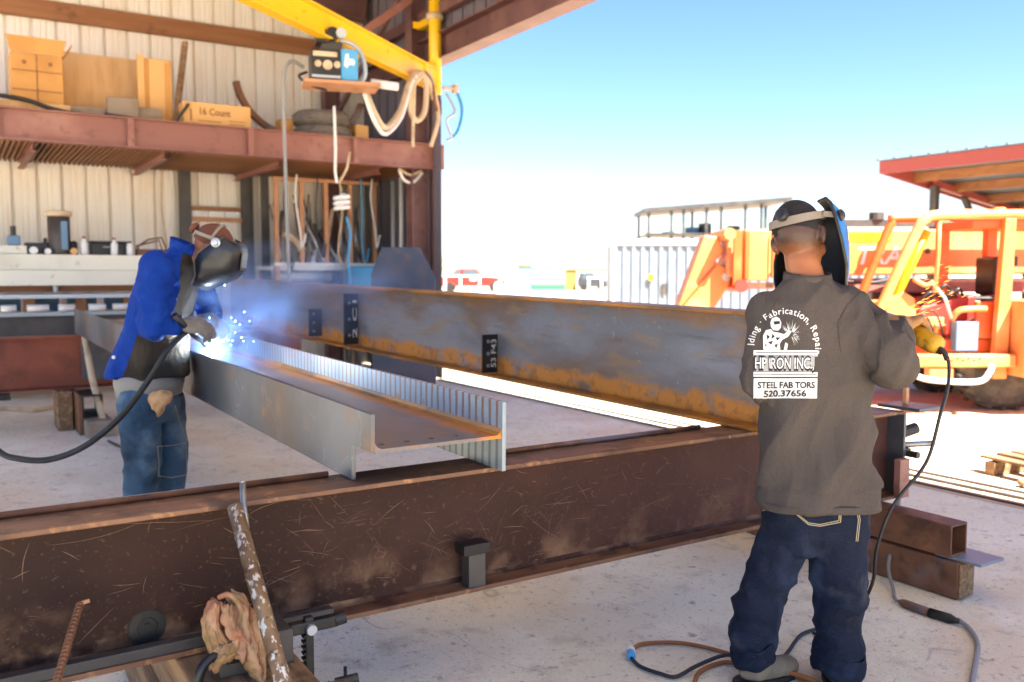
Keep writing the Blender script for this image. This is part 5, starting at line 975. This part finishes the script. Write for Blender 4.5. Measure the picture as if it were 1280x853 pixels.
# shirt
m = MB()
m.loft([((1.112, 3.145, .668), .217, .150), ((1.113, 3.145, .70), .216, .150), ((1.10, 3.145, .82), .200, .148), ((1.095, 3.145, 1.0), .190, .140), ((1.085, 3.145, 1.18), .197, .138), ((1.068, 3.15, 1.32), .198, .130), ((1.064, 3.155, 1.40), .180, .112), ((1.062, 3.16, 1.445), .125, .092), ((1.06, 3.165, 1.478), .082, .080), ((1.06, 3.165, 1.49), .078, .078)], 40, 2.25)
m.cap(LA[0] + V((.02, 0, -.01)), .078, LA[1], .064); m.cap(LA[1], .064, LA[2], .05)
m.cap(RA[0] + V((-.02, 0, -.01)), .082, RA[1], .076); m.cap(RA[1], .076, RA[2] - (RA[2] - RA[1]) * .18, .055); m.cap((1.24, 3.09, 1.26), .07, (1.325, 3.03, 1.185), .07)
def dseg(p, a, b): ab = b - a; t = max(0, min(1, (p - a).dot(ab) / ab.length_squared)); return (p - a - ab * t).length, t
def shirtfn(p, n):
    k = 0.; low = smooth01((1.28 - p.z) / .5)
    k += .034 * low * (fold(p, (-.55, 0, -.83), 6.0, 1.6, 1.3) - .4) + .012 * (fold(p, (-.4, .2, -.9), 13, 3.5, 7.1) - .4) + .008 * smooth01((p.z - 1.2) / .1) * (fold(p, (.8, 0, -.6), 9, 2, 4.7) - .4)
    k += .016 * smooth01((p.z - 1.0) / .15) * smooth01((1.2 - p.z) / .1) * (fold(p, (.9, 0, .4), 9, 2, 3.3) - .4)
    d1, t1 = dseg(p, RA[0], RA[1]); d2, t2 = dseg(p, RA[1], RA[2])
    if min(d1, d2) < .11 and p.x > 1.25: k += .018 * (fold(p, (.35, -.3, .9), 12, 3.5, 2.2) - .3)
    dl, tl = dseg(p, LA[0], LA[1])
    if dl < .1: k += .012 * smooth01((1.3 - p.z) / .2) * (fold(p, (1, .2, .2), 17, 4, 5.2) - .3)
    if p.z < .74: k *= .5
    if p.y < 3.1: k *= 1 - .75 * smooth01((.17 - abs(p.x - .97)) / .06) * smooth01((.17 - abs(p.z - 1.20)) / .06)
    return k
shm = melt(m, .0075, 5, shirtfn); shm.build('shirt', SHIRT, W1, smooth=True); SB = bvh_of(shm)
hem = MB(); rs_ = []
hem.rings([[V((1.112, 3.145, z)) + V((a * math.copysign(abs(cos(t)) ** (2 / 2.25), cos(t)), b * math.copysign(abs(sin(t)) ** (2 / 2.25), sin(t)), .004 * sin(3 * t))) for t in [2 * pi * k / 60 for k in range(60)]] for a, b, z in ((.214, .147, .69), (.2185, .1515, .69), (.2195, .1525, .664), (.213, .146, .662))], False); hem.build('shirt_hem', SHIRT, W1, smooth=True)
col_ = MB().rings([[V((1.06, 3.165, z)) + V((a * cos(t), a * sin(t), .012 * sin(t))) for t in [2 * pi * k / 40 for k in range(40)]] for a, z in ((.078, 1.478), (.085, 1.482), (.082, 1.505), (.074, 1.506), (.072, 1.48))], False); col_.build('collar', SHIRT, W1, smooth=True)
# print on the back
PR = MB(); PG = MB(); PD = MB()
def u2(x, y): return (.824 + (x - 943) * .00277, 1.245 - (y - 437) * .00274)
def rect(x0, y0, x1, y1): return [u2(x0, y0), u2(x1, y0), u2(x1, y1), u2(x0, y1)], [(0, 1, 2, 3)]
DPR = 2.98
for dst, args, off in ((PR, (942, 438, 1020.5, 445.5), .0018), (PG, (943, 446, 1017, 464.5), .0018), (PR, (942.5, 465.2, 1021, 471), .0018), (PR, (943, 473, 1021, 498), .0018), (PD, (943, 440.5, 1020, 441.3), .0026), (PD, (943, 443.8, 1020, 444.5), .0026), (PD, (943, 467.6, 1020, 468.4), .0026)):
    q = press(SB, *rect(*args), DPR, off, .0055); dst.add(q.v, q.f)
def put(dst, s, x, y, size, wpx, off, bold=.0, ang=0., ctr=False):
    vs, fs, wd = text2d(s, 1., bold); sx = (wpx * .00277 / wd) if wpx else size; o_ = u2(x, y); ca, sa = cos(ang), sin(ang); P_ = []
    for a, b in vs:
        a = a * sx - (wd * sx / 2 if ctr else 0); b = b * size; P_.append((o_[0] + a * ca - b * sa, o_[1] + a * sa + b * ca))
    q = press(SB, P_, fs, DPR, off, .0055); dst.add(q.v, q.f)
put(PD, 'HP IRON INC.,', 943.2, 462, .062, 74, .004, .075); put(PR, 'HP IRON INC.,', 944.2, 460.6, .053, 72, .0055, .012)
put(PD, 'STEEL FAB TORS', 948, 485, .030, 70, .0042, .025); put(PD, '520.37656', 955, 495.5, .030, 53, .0042, .025)
arc = 'Welding \u00b7 Fabrication, Repair'; widths = []
for ch in arc: widths.append(.34 if ch == ' ' else text2d(ch, 1., .01)[2] + .09)
tot = sum(widths); a0, a1 = R(205), R(-12); acc = 0.
for ch, wd in zip(arc, widths):
    a = a0 + (a1 - a0) * (acc + wd / 2) / tot; acc += wd
    if ch == ' ' or a > R(178): continue
    put(PR, ch, 980 + 37.5 * cos(a), 434 - 41 * sin(a), .031, 0, .0022, .012, a - pi / 2, True)
def pol(dst, pts, off): q = press(SB, [u2(x, y) for x, y in pts], [tuple(range(len(pts)))], DPR, off, .0055); dst.add(q.v, q.f)
pol(PR, [(962, 404), (964, 398.5), (969, 396.5), (973, 398.5), (975.5, 404), (975, 410), (972, 413.5), (966, 413), (963, 409)], .0022)
pol(PD, [(966, 402.5), (973.5, 402), (973.8, 405.5), (967, 406.5)], .003)
pol(PR, [(954, 437.5), (953.5, 420), (957, 413), (963, 411.5), (966, 415), (972, 416), (979, 418), (985, 413), (988, 415), (984, 421), (977, 425), (974, 430), (975, 437.5)], .0022)
for q in ([(958, 418), (962, 421), (959, 425)], [(965, 417), (968, 421), (964, 424)], [(960, 428), (966, 426), (964, 431)], [(969, 422), (975, 422), (971, 426)], [(968, 431), (972, 430), (970, 436)], [(956, 431), (958, 430), (957.5, 436)]): pol(PD, q, .003)
pol(PR, [(979, 437.5), (981, 428), (984, 430), (983, 437.5)], .0022)
random.seed(21)
for k in range(46):
    a = random.uniform(-1.2, 2.6); r0_, r1_ = random.uniform(3, 9), random.uniform(10, 19); x0, y0, x1, y1 = 987 + r0_ * cos(a), 418 - r0_ * sin(a), 987 + r1_ * cos(a) * .75, 418 - r1_ * sin(a)
    if y1 > 437 or y0 > 437: continue
    nx, ny = -(y1 - y0), x1 - x0; l = math.hypot(nx, ny) / .38; nx /= l; ny /= l; pol(PR if k % 3 else PG, [(x0 + nx, y0 + ny), (x1, y1), (x0 - nx, y0 - ny)], .0022)
PR.build('shirt_print', INK, W1, recalc=False); PG.build('shirt_print', INKG, W1, recalc=False); PD.build('shirt_print', INKD, W1, recalc=False)
# jeans
m = MB()
m.loft([((1.10, 3.15, .50), .15, .10), ((1.10, 3.15, .57), .183, .125), ((1.105, 3.15, .65), .192, .13), ((1.11, 3.15, .80), .18, .12)], 32, 2.4)
m.cap((1.02, 3.15, .60), .094, LL[1], .080); m.cap(LL[1], .080, (.885, 3.15, .12), .068); m.cap((.885, 3.15, .20), .086, (.888, 3.15, .135), .080); m.cap((.90, 3.16, .27), .088, (.965, 3.20, .30), .05)
m.cap((1.18, 3.14, .60), .112, RL[1], .090); m.cap(RL[1], .090, (1.19, 3.12, .12), .078); m.cap((1.19, 3.12, .16), .088, (1.192, 3.12, .125), .09)
def jfn(p, n):
    k = .011 * (fold(p, (.8, 0, -.5), 12, 4, 4.4) - .35); lo = smooth01((.30 - p.z) / .2)
    k += .013 * lo * (fold(p, (1, .3, .25), 17, 4, 8.8) - .35); kn = smooth01(1 - abs(p.z - .36) / .14); k += .016 * kn * (fold(p, (.9, 0, .35 if p.x > 1.07 else -.5), 13, 3, 1.7) - .35)
    k += .009 * smooth01((p.z - .42) / .1) * (fold(p, (.6 if p.x < 1.09 else -.6, 0, .8), 11, 3, 6.1) - .4); return k
jm = melt(m, .008, 4, jfn); jm.build('jeans', DENIM, W1, smooth=True); JB = bvh_of(jm)
st = MB()
for off in (0, .006):
    for P_ in ([(.991 + off, .70), (.986 + off, .669), (1.03, .633 + off), (1.07, .627 + off), (1.141 - off, .641 + off), (1.143 - off, .70)], [(.868, .682 + off), (.909 - off, .692 + off), (.911 - off, .712)], [(1.193 + off, .698), (1.203 + off, .65), (1.197 + off, .573)]):
        q = stitch(JB, P_, 3.0); st.add(q.v, q.f)
st.build('stitching', THR, W1, smooth=True)
for P_ in ([(1.197, 1.455), (1.135, 1.395), (1.105, 1.335), (1.118, 1.24)], [(.905, 1.42), (.868, 1.36), (.845, 1.28)]):
    stitch(SB, P_, 2.98, .0022, 20).build('shirt_seam', SHIRT, W1, smooth=True)
def cuff(c, a, b, z0, seed):
    rs_ = []
    for (k, z) in ((1.0, z0), (1.07, z0 + .012), (1.09, z0 + .03), (1.0, z0 + .04), (1.06, z0 + .055), (1.02, z0 + .075)): rs_.append([V((c[0] + a * k * cos(t), c[1] + b * k * sin(t), z + .012 * sin(2 * t + seed) + .006 * sin(5 * t + seed * 2))) for t in [2 * pi * j / 40 for j in range(40)]])
    return MB().rings(rs_, False)
cuff((1.192, 3.12), .090, .092, .055, 1).build('jeans_cuff', DENIM, W1, smooth=True); cuff((.888, 3.15), .076, .08, .075, 3).build('jeans_cuff', DENIM, W1, smooth=True)
def boot(o, d, nm='boot'):
    o = V(o); d = V(d).normalized(); s_ = d.cross(V((0, 0, 1))); M = Matrix((s_, d, V((0, 0, 1)))).transposed(); m = MB()
    m.cap(o + V((0, 0, .13)), .05, o + V((0, 0, .05)), .05); m.ell(o + d * .05 + V((0, 0, .045)), .048, .12, .045, 16, 10, M); m.ell(o + d * .13 + V((0, 0, .04)), .046, .06, .042, 16, 10, M); b_ = melt(m, .007, 3); b = b_.build(nm, BOOT, W1, smooth=True)
    MB().rings([[o + d * (.045 + .14 * sin(t)) + s_ * .05 * cos(t) * (1 + .12 * sin(t)) + V((0, 0, z)) for t in [2 * pi * k / 28 for k in range(28)]] for z in (.001, .022)]).build('sole', RUB, b); return b
boot((.895, 3.14, 0), (.93, .35, 0)); boot((1.192, 3.14, 0), (.35, .93, 0))
# gloves and grinder
gp = V((1.525, 3.43, 1.315))
g1 = melt(hand_mb(RA[2] + V((.02, .0, .0)), (.62, .70, .10), (.35, -.15, -1), .80, 1.32, 1, .9), .0055, 2, lambda p, n: .002 * (fold(p, (.6, .5, .2), 40, 12, 2) - .4)); g1.build('glove', LEAB, W1, smooth=True)
g2 = melt(hand_mb(LA[2] + V((.0, .02, .0)), (.9, .5, .3), (.0, .3, 1), .6, 1.1, -1, .6), .0055, 2); g2.build('glove', LEAB, W1, smooth=True)
gr = ything('angle_grinder', 'yellow brown angle grinder held in the gloves of the worker at right', 'grinder', 1.56, 3.4, 1.2)
m = MB(); m.lathe([(.012, 0), (.034, .006), (.040, .03), (.038, .10), (.033, .16), (.036, .24)], (1.632, 3.345, 1.225), (-.35, .80, .30), 20); m.build('motor_body', GYEL, gr, smooth=True)
MB().lathe([(.037, 0), (.037, .02), (.03, .07), (.02, .075)], (1.545, 3.545, 1.297), (-.35, .80, .30), 16).build('gear_head', SMOOTHM, gr, smooth=True); MB().cyl((1.53, 3.6, 1.26), (1.53, 3.6, 1.252), .062, 24).build('disc', BLK, gr); MB().cyl((1.626, 3.36, 1.205), (1.634, 3.34, 1.2), .008, 8).build('switch', BLK, gr)
cb = [V(yd(*p)) for p in ((1.622, 3.36, 1.222), (1.643, 3.335, 1.206), (1.656, 3.32, 1.161), (1.645, 3.30, 1.072), (1.61, 3.28, .969), (1.58, 3.28, .832), (1.543, 3.28, .755), (1.47, 3.28, .663), (1.425, 3.29, .57), (1.395, 3.3, .44), (1.395, 3.33, .30), (1.36, 3.42, .12), (1.33, 3.5, .013), (1.25, 3.56, .012))]
cable('grinder_cord', cb, .0068, BCAB, 'black cord looping down from the grinder to the floor behind the legs', 'cord')
cable('grinder_cord', [yd(1.625, 3.36, 1.222), yd(1.642, 3.338, 1.208), yd(1.652, 3.324, 1.175)], .0105, BLK, 'short thick strain relief where the cord leaves the grinder', 'cord guard')
cable('grey_cable', [(3.98, 2.63, .40), (3.90, 2.60, .2), (3.80, 2.56, .08), (3.68, 2.45, .02), (3.60, 2.39, .02), (3.57, 2.36, .02)], .0085, GCAB, 'grey cable dropping behind the box tubes into the inline connector', 'cable')
# his helmet, worn down over the face
rowsB = [(.132, .06, .09, .055, -60, 102), (.12, .098, .125, .04, -64, 104), (.09, .120, .15, .03, -66, 104), (.04, .130, .165, .028, -68, 100), (-.03, .132, .17, .026, -74, 91), (-.10, .128, .165, .026, -77, 80), (-.155, .118, .15, .028, -76, 70), (-.19, .105, .135, .03, -70, 62)]
he = solid(shell(hc, HM, rowsB).build('welding_helmet', HELB, W1, smooth=True, recalc=False), .003)
solid(shell(hc, HM, [(z, a - .005, b - .005, y, p0, p1) for z, a, b, y, p0, p1 in rowsB]).build('liner', LINER, he, smooth=True, recalc=False), .002)
ed = MB().tube([hc + HM @ V((a * math.copysign(abs(sin(R(p))) ** .8, sin(R(p))), y + b * math.copysign(abs(cos(R(p))) ** .8, cos(R(p))), z)) for z, a, b, y, _, p in rowsB], .006, 6); ed.build('edge_bead', BLK, he, smooth=True)
ed = MB().tube([hc + HM @ V((a * math.copysign(abs(sin(R(p))) ** .8, sin(R(p))), y + b * math.copysign(abs(cos(R(p))) ** .8, cos(R(p))), z)) for z, a, b, y, p, _ in rowsB], .006, 6); ed.build('edge_bead', BLK, he, smooth=True)
MB().prism([(-.055, -.03), (.055, -.03), (.055, .03), (-.055, .03)], hc + HM @ V((0, .198, .0)), HM @ V((1, 0, 0)), HM @ V((0, 0, 1)), .004).build('lens', LENS, he)
def band(c, M, a, b, z0, tilt, h, nm, m, p0=0, p1=360, par=None):
    rs_ = []; n = 40
    for i in range(n + 1):
        t = R(p0 + (p1 - p0) * i / n); q = V((a * sin(t), -b * cos(t) - .012, z0 - tilt * cos(t))); o_ = V((sin(t), -cos(t), 0)); rs_.append([V(c) + M @ (q + V((0, 0, h / 2))), V(c) + M @ (q + V((0, 0, h / 2)) + o_ * .004), V(c) + M @ (q + V((0, 0, -h / 2)) + o_ * .004), V(c) + M @ (q + V((0, 0, -h / 2)))])
    return MB().rings(rs_).build(nm, m, par, smooth=False)
band(hc, HM, .085, .105, .058, .050, .028, 'headband', STRAP, 0, 360, W1)
kc = hc + HM @ V((0, -.122, .03)); ka = HM @ V((0, -1, -.1))
kn = MB().lathe([(.02, 0), (.024, .004), (.024, .018), (.016, .024), (.0, .024)], kc, ka, 18).build('adjuster_knob', BLK, W1, smooth=False)
for s_ in (1,): MB().lathe([(.02, 0), (.022, .012), (.012, .02), (.001, .02)], hc + HM @ V((s_ * .128, .02, .055)), HM @ V((s_, 0, 0)), 16).build('pivot_knob', BLK, he)
MB().bar(hc + HM @ V((.088, -.01, .06)), hc + HM @ V((.135, .02, .055)), .012, .02).build('pivot_arm', STRAP, he)
# ------------------------------------------------------------------ welder in the blue jacket
W2 = ything('person', 'welder in blue and charcoal jacket and black helmet bending over the beam', 'person', -1.95, 4.66)
h2 = V((-1.575, 4.66, 1.635)); HM2 = head_axes(88, 30)
NA = [V((-1.785, 4.455, 1.53)), V((-1.785, 4.375, 1.24)), V((-1.685, 4.44, 1.245))]; FA = [V((-1.76, 4.86, 1.53)), V((-1.70, 4.94, 1.29)), V((-1.65, 4.82, 1.25))]
N2 = [V((-1.95, 4.56, .88)), V((-1.935, 4.55, .50)), V((-1.98, 4.57, .06))]; F2 = [V((-1.90, 4.76, .88)), V((-1.875, 4.77, .50)), V((-1.92, 4.78, .06))]
m = MB(); head_mb(m, h2, HM2); m.cap((-1.70, 4.66, 1.56), .062, h2 + V((-.02, 0, -.03)), .056)
m.loft([((-1.93, 4.66, .85), .11, .16), ((-1.91, 4.66, 1.0), .11, .16), ((-1.84, 4.66, 1.3), .11, .17), ((-1.77, 4.66, 1.52), .09, .15), ((-1.71, 4.66, 1.6), .06, .07)])
for P_ in (NA, FA): m.cap(P_[0], .045, P_[1], .04); m.cap(P_[1], .038, P_[2], .03)
for P_ in (N2, F2): m.cap(P_[0], .08, P_[1], .055); m.cap(P_[1], .052, P_[2], .036); m.cap(P_[2], .036, P_[2] + V((.12, 0, -.03)), .03)
melt(m, .0085, 3).build('body', SKIN2, W2, smooth=True)
m = MB()
m.loft([((-1.935, 4.66, .965), .208, .195), ((-1.93, 4.66, 1.0), .200, .195), ((-1.90, 4.66, 1.15), .166, .195), ((-1.86, 4.66, 1.30), .148, .205), ((-1.82, 4.66, 1.45), .138, .212), ((-1.775, 4.66, 1.55), .118, .185), ((-1.735, 4.66, 1.61), .078, .10), ((-1.718, 4.66, 1.65), .062, .075)], 40, 2.2)
for P_ in (NA, FA): m.cap(P_[0], .085, P_[1], .064); m.cap(P_[1], .064, P_[1].lerp(P_[2], .72), .056)
def jkf(p, n):
    k = .014 * (fold(p, (.15, 0, .98), 8, 2.2, 2.4) - .3); d1, t1 = dseg(p, NA[0], NA[1])
    if d1 < .12: k += .024 * smooth01((1.58 - p.z) / .12) * (fold(p, (.9, .2, -.45), 11, 2.5, 6.6) - .25) + .008 * (fold(p, (.8, .2, .5), 20, 4, 3.6) - .4)
    if p.z < 1.2: k += .008 * (fold(p, (.1, .2, 1), 7, 2, 9.1) - .4)
    return k
jk = melt(m, .008, 4, jkf)
def isblk(p):
    d1 = min(dseg(p, NA[0], NA[1])[0], dseg(p, NA[1], NA[2])[0], dseg(p, FA[0], FA[1])[0], dseg(p, FA[1], FA[2])[0])
    if p.z > 1.47: return p.x > -1.703 and p.z < 1.61 and dseg(p, NA[0], NA[1])[0] > .103 and p.y < 4.72
    return p.x > -2.0 + (p.z - .96) * .42 and d1 > (.118 if p.z > 1.24 else .098)
cut(jk, lambda p: not isblk(p)).build('jacket', JBLU, W2, smooth=True); cut(jk, isblk).build('jacket_panel', JBLK, W2, smooth=True)
MB().rings([[V((-1.722, 4.66, z)) + V((a * cos(t), b * sin(t), -.03 * cos(t))) for t in [2 * pi * k / 36 for k in range(36)]] for a, b, z in ((.066, .080, 1.615), (.076, .09, 1.62), (.072, .082, 1.668), (.066, .076, 1.669), (.062, .074, 1.63))], False).build('jacket_collar', JBLU, W2, smooth=True)
MB().cyl((-2.02, 4.452, 1.08), (-2.02, 4.44, 1.08), .009, 12).build('snap_button', CHROM, W2)
MB().loft([((-1.935, 4.66, .86), .155, .175), ((-1.932, 4.66, .93), .17, .185), ((-1.93, 4.66, .99), .17, .185)], 32, 2.3).build('shirt_tail', APR, W2, smooth=True)
m = MB(); m.loft([((-1.93, 4.66, .72), .13, .15), ((-1.93, 4.66, .80), .14, .175), ((-1.93, 4.66, .93), .145, .175)], 28, 2.4)
for P_ in (N2, F2): m.cap(P_[0] + V((0, 0, -.05)), .108, P_[1], .092); m.cap(P_[1], .092, P_[2] + V((0, 0, .06)), .078)
def j2(p, n): return .008 * (fold(p, (.8, .1, -.4), 11, 3, 4.4) - .35) + .008 * smooth01(1 - abs(p.z - .5) / .18) * (fold(p, (1, 0, .3), 12, 3, 1.2) - .35)
jn = melt(m, .010, 4, j2); jn.build('jeans', DENL, W2, smooth=True); J2 = bvh_of(jn)
pk = MB()
for P_ in ([(-1.75, .60), (-1.82, .585), (-1.90, .58)], [(-1.90, .58), (-1.895, .49), (-1.90, .42)], [(-1.75, .60), (-1.745, .50), (-1.75, .425)], [(-1.90, .42), (-1.83, .41), (-1.75, .425)], [(-1.80, .80), (-1.775, .70), (-1.74, .60)]):
    q = stitch(J2, [(r * 4.5 / 4.66, 1.5 - (1.5 - z) * 4.5 / 4.66) for r, z in P_], 4.5, .003); pk.add(q.v, q.f)
pk.build('stitching', APR, W2, smooth=True)
for P_ in (N2, F2):
    o_ = P_[2] + V((.0, 0, -.06)); m = MB(); m.cap(o_ + V((0, 0, .14)), .055, o_ + V((0, 0, .05)), .055); m.ell(o_ + V((.06, 0, .045)), .13, .05, .045); b = melt(m, .009, 3).build('boot', BOOT, W2, smooth=True); MB().rings([[o_ + V((.045 + .15 * cos(t), .053 * sin(t), z)) for t in [2 * pi * k / 24 for k in range(24)]] for z in (.001, .022)]).build('sole', RUB, b)
# cap, helmet
m = MB(); m.ell(h2 + HM2 @ V((0, -.012, .026)), .085, .105, .104, 28, 18, HM2); q2 = HM2.transposed()
cut(m, lambda p: (q2 @ (p - h2)).z > .012).build('skull_cap', CAPB, W2, smooth=True)
band(h2, HM2, .089, .109, .055, .02, .018, 'headband', STRAP, 0, 360, W2)
MB().tube([h2 + HM2 @ V((x, -.01, .02 + .115 * math.sqrt(max(0, 1 - (x / .09) ** 2)))) for x in (-.088, -.06, -.03, 0, .03, .06, .088)], .008, 6).build('crown_strap', STRAP, W2, smooth=True)
MB().lathe([(.026, 0), (.03, .004), (.03, .02), (.02, .028), (.001, .028)], h2 + HM2 @ V((0, -.124, .045)), HM2 @ V((0, -1, .2)), 16).build('adjuster_knob', CAPB, W2)
rowsK = [(.092, .08, .085, .02, -80, 80), (.088, .112, .112, .02, -84, 84), (.075, .124, .128, .018, -86, 86), (.03, .132, .148, .012, -90, 90), (-.04, .134, .182, .006, -92, 92), (-.085, .132, .168, .004, -92, 92), (-.15, .122, .12, .004, -88, 88), (-.205, .108, .075, .004, -84, 84)]
hk = solid(shell(h2, HM2, rowsK, 30, .6).build('welding_helmet', HELK, W2, smooth=True, recalc=False), .003)
MB().tube([h2 + HM2 @ V((a * math.copysign(abs(sin(R(p))) ** .6, sin(R(p))), y + b * math.copysign(abs(cos(R(p))) ** .6, cos(R(p))), z)) for z, a, b, y, _, p in rowsK], .005, 6)  .build('edge_bead', DKG, hk, smooth=True)
for s_ in (1, -1): MB().lathe([(.022, 0), (.024, .008), (.015, .012), (.012, .02), (.001, .02)], h2 + HM2 @ V((s_ * .134, .035, .05)), HM2 @ V((s_, 0, 0)), 18).build('pivot_knob', CHROM, hk)
MB().prism([(-.055, -.045), (.055, -.045), (.055, .045), (-.055, .045)], h2 + HM2 @ V((0, .176, .02)), HM2 @ V((1, 0, 0)), HM2 @ V((0, -.42, 1)), .005).build('lens', LENS, hk)
# gauntlets with five fingers
ga = melt(hand_mb(NA[2] + V((.0, .01, .0)), (.92, .25, -.12), (.1, .6, -.75), .66, 1.15, 1, .8), .0065, 2, lambda p, n: .002 * (fold(p, (.6, .5, .2), 40, 12, 2) - .4)); ga.build('glove', LEA, W2, smooth=True)
MB().rings([[NA[1].lerp(NA[2], t) + V((0, r * cos(a), r * sin(a))) for a in [2 * pi * k / 20 for k in range(20)]] for t, r in ((.58, .060), (.60, .069), (.8, .062), (1.0, .048), (1.02, .044))], False).build('glove_gauntlet', LEA, W2, smooth=True)
gb = melt(hand_mb(FA[2], (.55, -.65, -.15), (.1, -.3, -.9), .62, 1.2, -1, .6), .0065, 2); gb.build('glove', LEA, W2, smooth=True)
single('pocket_rag', melt(MB().ell((-1.80, 4.44, .86), .045, .03, .05).ell((-1.765, 4.43, .88), .04, .025, .035).ell((-1.79, 4.43, .82), .03, .02, .04), .008, 2, lambda p, n: .014 * (fold(p, (.4, .2, .9), 25, 8, 3) - .4)), RAG, 'crumpled tan rag stuffed in the back pocket of the welder', 'rag', smooth=True)
o = bpy.data.objects['pocket_rag']; o.location = yd(*o.location); o.rotation_euler = (0, 0, -YAW)
# torch and its lead
wl = V((1.137, 4.80, 1.083))
to = thing('welding_torch', 'welding torch in the gloved hand striking a bright arc on the beam edge', 'welding torch', tuple(wl))
hp = V(yd(-1.63, 4.50, 1.185))
MB().tube([hp + (hp - wl) * .6 + V((-.05, -.02, .05)), hp, wl.lerp(hp, .45) + V((0, 0, .02)), wl + V((-.012, -.02, .022))], [.017, .014, .011, .009], 10).build('torch_neck', BLK, to, smooth=True)
MB().lathe([(.011, 0), (.012, .035), (.008, .04)], wl + V((-.012, -.02, .022)), (wl.lerp(hp, .45) - wl), 12).build('nozzle', CHROM, to, smooth=True)
MB().ell(wl, .014, .014, .014, 14, 10).build('arc', ARC, to, smooth=True)
cable('torch_lead', [tuple(hp + V((-.03, -.02, .03)))] + [yd(*p) for p in ((-1.70, 4.34, 1.13), (-1.79, 4.32, .985), (-1.934, 4.3, .795), (-2.117, 4.3, .65), (-2.297, 4.3, .584), (-2.455, 4.3, .592), (-2.56, 4.32, .63), (-2.8, 4.4, .80), (-3.1, 4.6, 1.1))], .0155, RUB, 'thick black torch lead sagging from the welder across the left edge', 'cable')
random.seed(4)
sk_ = MB()
for k in range(30):
    d = V((random.gauss(0, 1), random.gauss(0, 1), abs(random.gauss(.3, .9)))).normalized(); r = abs(random.gauss(0, .16)) + .03; p = wl + d * r + V((.05, .03, .03)); s_ = random.uniform(.0007, .0017); u = d.orthogonal().normalized() * s_; w_ = d.cross(u).normalized() * s_; ln = random.uniform(.003, .010)
    sk_.add([p + u, p + w_, p - u, p - w_, p + d * ln, p - d * ln], [(0, 1, 4), (1, 2, 4), (2, 3, 4), (3, 0, 4), (1, 0, 5), (2, 1, 5), (3, 2, 5), (0, 3, 5)])
o = sk_.build('welding_sparks', SPKB, kind='stuff'); tag(o, 'blue white sparks scattered round the welding arc on the beam', 'sparks')
sk_ = MB()
for k in range(70):
    t = random.random() ** .8; p = V(yd(1.60 + t * .50, 3.62 + t * .6 + random.gauss(0, .05), 1.295 + t * .20 + random.gauss(0, .012 + .05 * t))); d = (RV * .9 + DV * .3 + V((0, 0, .22 + random.gauss(0, .10)))).normalized(); s_ = random.uniform(.0005, .0010); u = d.orthogonal().normalized() * s_; w_ = d.cross(u).normalized() * s_; ln = random.uniform(.010, .028)
    sk_.add([p + u, p + w_, p - u, p - w_, p + d * ln, p - d * ln], [(0, 1, 4), (1, 2, 4), (2, 3, 4), (3, 0, 4), (1, 0, 5), (2, 1, 5), (3, 2, 5), (0, 3, 5)])
o = sk_.build('grinding_sparks', SPKO, kind='stuff'); tag(o, 'orange sparks flying off the grinder to the right', 'sparks')
# the arc is the one lamp the photograph shows
al = bpy.data.objects.new('arc_lamp', bpy.data.lights.new('arc_lamp', 'POINT')); COL.objects.link(al); al.location = wl + V((.01, -.01, .02)); al.data.energy = 1.6; al.data.color = (.45, .68, 1); al.data.shadow_soft_size = .02
# welding smoke drifting right along the back beam
def smoke(name, c, rad, dens, lab, colr, rot=0.):
    m = MB().ell((0, 0, 0), 1, 1, 1, 24, 16); me_o = m.build(name, None, None, smooth=True, kind='stuff') if False else None
    me = bpy.data.meshes.new(name); me.from_pydata([tuple(v) for v in m.v], [], m.f); bm = bmesh.new(); bm.from_mesh(me); bmesh.ops.recalc_face_normals(bm, faces=bm.faces); bm.to_mesh(me); bm.free()
    mt = bpy.data.materials.new(name + '_vapour'); mt.use_nodes = True; N = mt.node_tree.nodes; L = mt.node_tree.links; N.remove(N['Principled BSDF'])
    vs_ = N.new('ShaderNodeVolumePrincipled'); vs_.inputs['Color'].default_value = col(colr); vs_.inputs['Anisotropy'].default_value = .1; L.new(vs_.outputs[0], N['Material Output'].inputs['Volume'])
    tc = N.new('ShaderNodeTexCoord'); ln = N.new('ShaderNodeVectorMath'); ln.operation = 'LENGTH'; L.new(tc.outputs['Object'], ln.inputs[0])
    f1 = N.new('ShaderNodeMapRange'); f1.inputs[1].default_value = .97; f1.inputs[2].default_value = .1; L.new(ln.outputs['Value'], f1.inputs[0])
    no = N.new('ShaderNodeTexNoise'); no.inputs['Scale'].default_value = 2.4; no.inputs['Detail'].default_value = 4; L.new(tc.outputs['Object'], no.inputs['Vector'])
    f2 = N.new('ShaderNodeMapRange'); f2.inputs[1].default_value = .42; f2.inputs[2].default_value = .72; L.new(no.outputs[0], f2.inputs[0])
    mu = N.new('ShaderNodeMath'); mu.operation = 'MULTIPLY'; L.new(f1.outputs[0], mu.inputs[0]); L.new(f2.outputs[0], mu.inputs[1])
    m2 = N.new('ShaderNodeMath'); m2.operation = 'MULTIPLY'; L.new(mu.outputs[0], m2.inputs[0]); m2.inputs[1].default_value = dens; L.new(m2.outputs[0], vs_.inputs['Density'])
    o = bpy.data.objects.new(name, me); COL.objects.link(o); me.materials.append(mt); o.location = c; o.scale = rad; o.rotation_euler = (0, 0, rot); o['kind'] = 'stuff'; tag(o, lab, 'smoke'); return o
smoke('welding_smoke', (1.33, 5.05, 1.26), (.42, .62, .40), 6.0, 'blue tinted welding smoke hanging round the arc', (.35, .55, 1.0))  # the arc's blue glow is put into the smoke's own colour
smoke('drifting_smoke', (2.1, 6.4, 1.38), (1.0, 1.5, .42), 1.0, 'thin blue smoke drifting along the top of the back beam', (.35, .55, 1.0), R(-20))
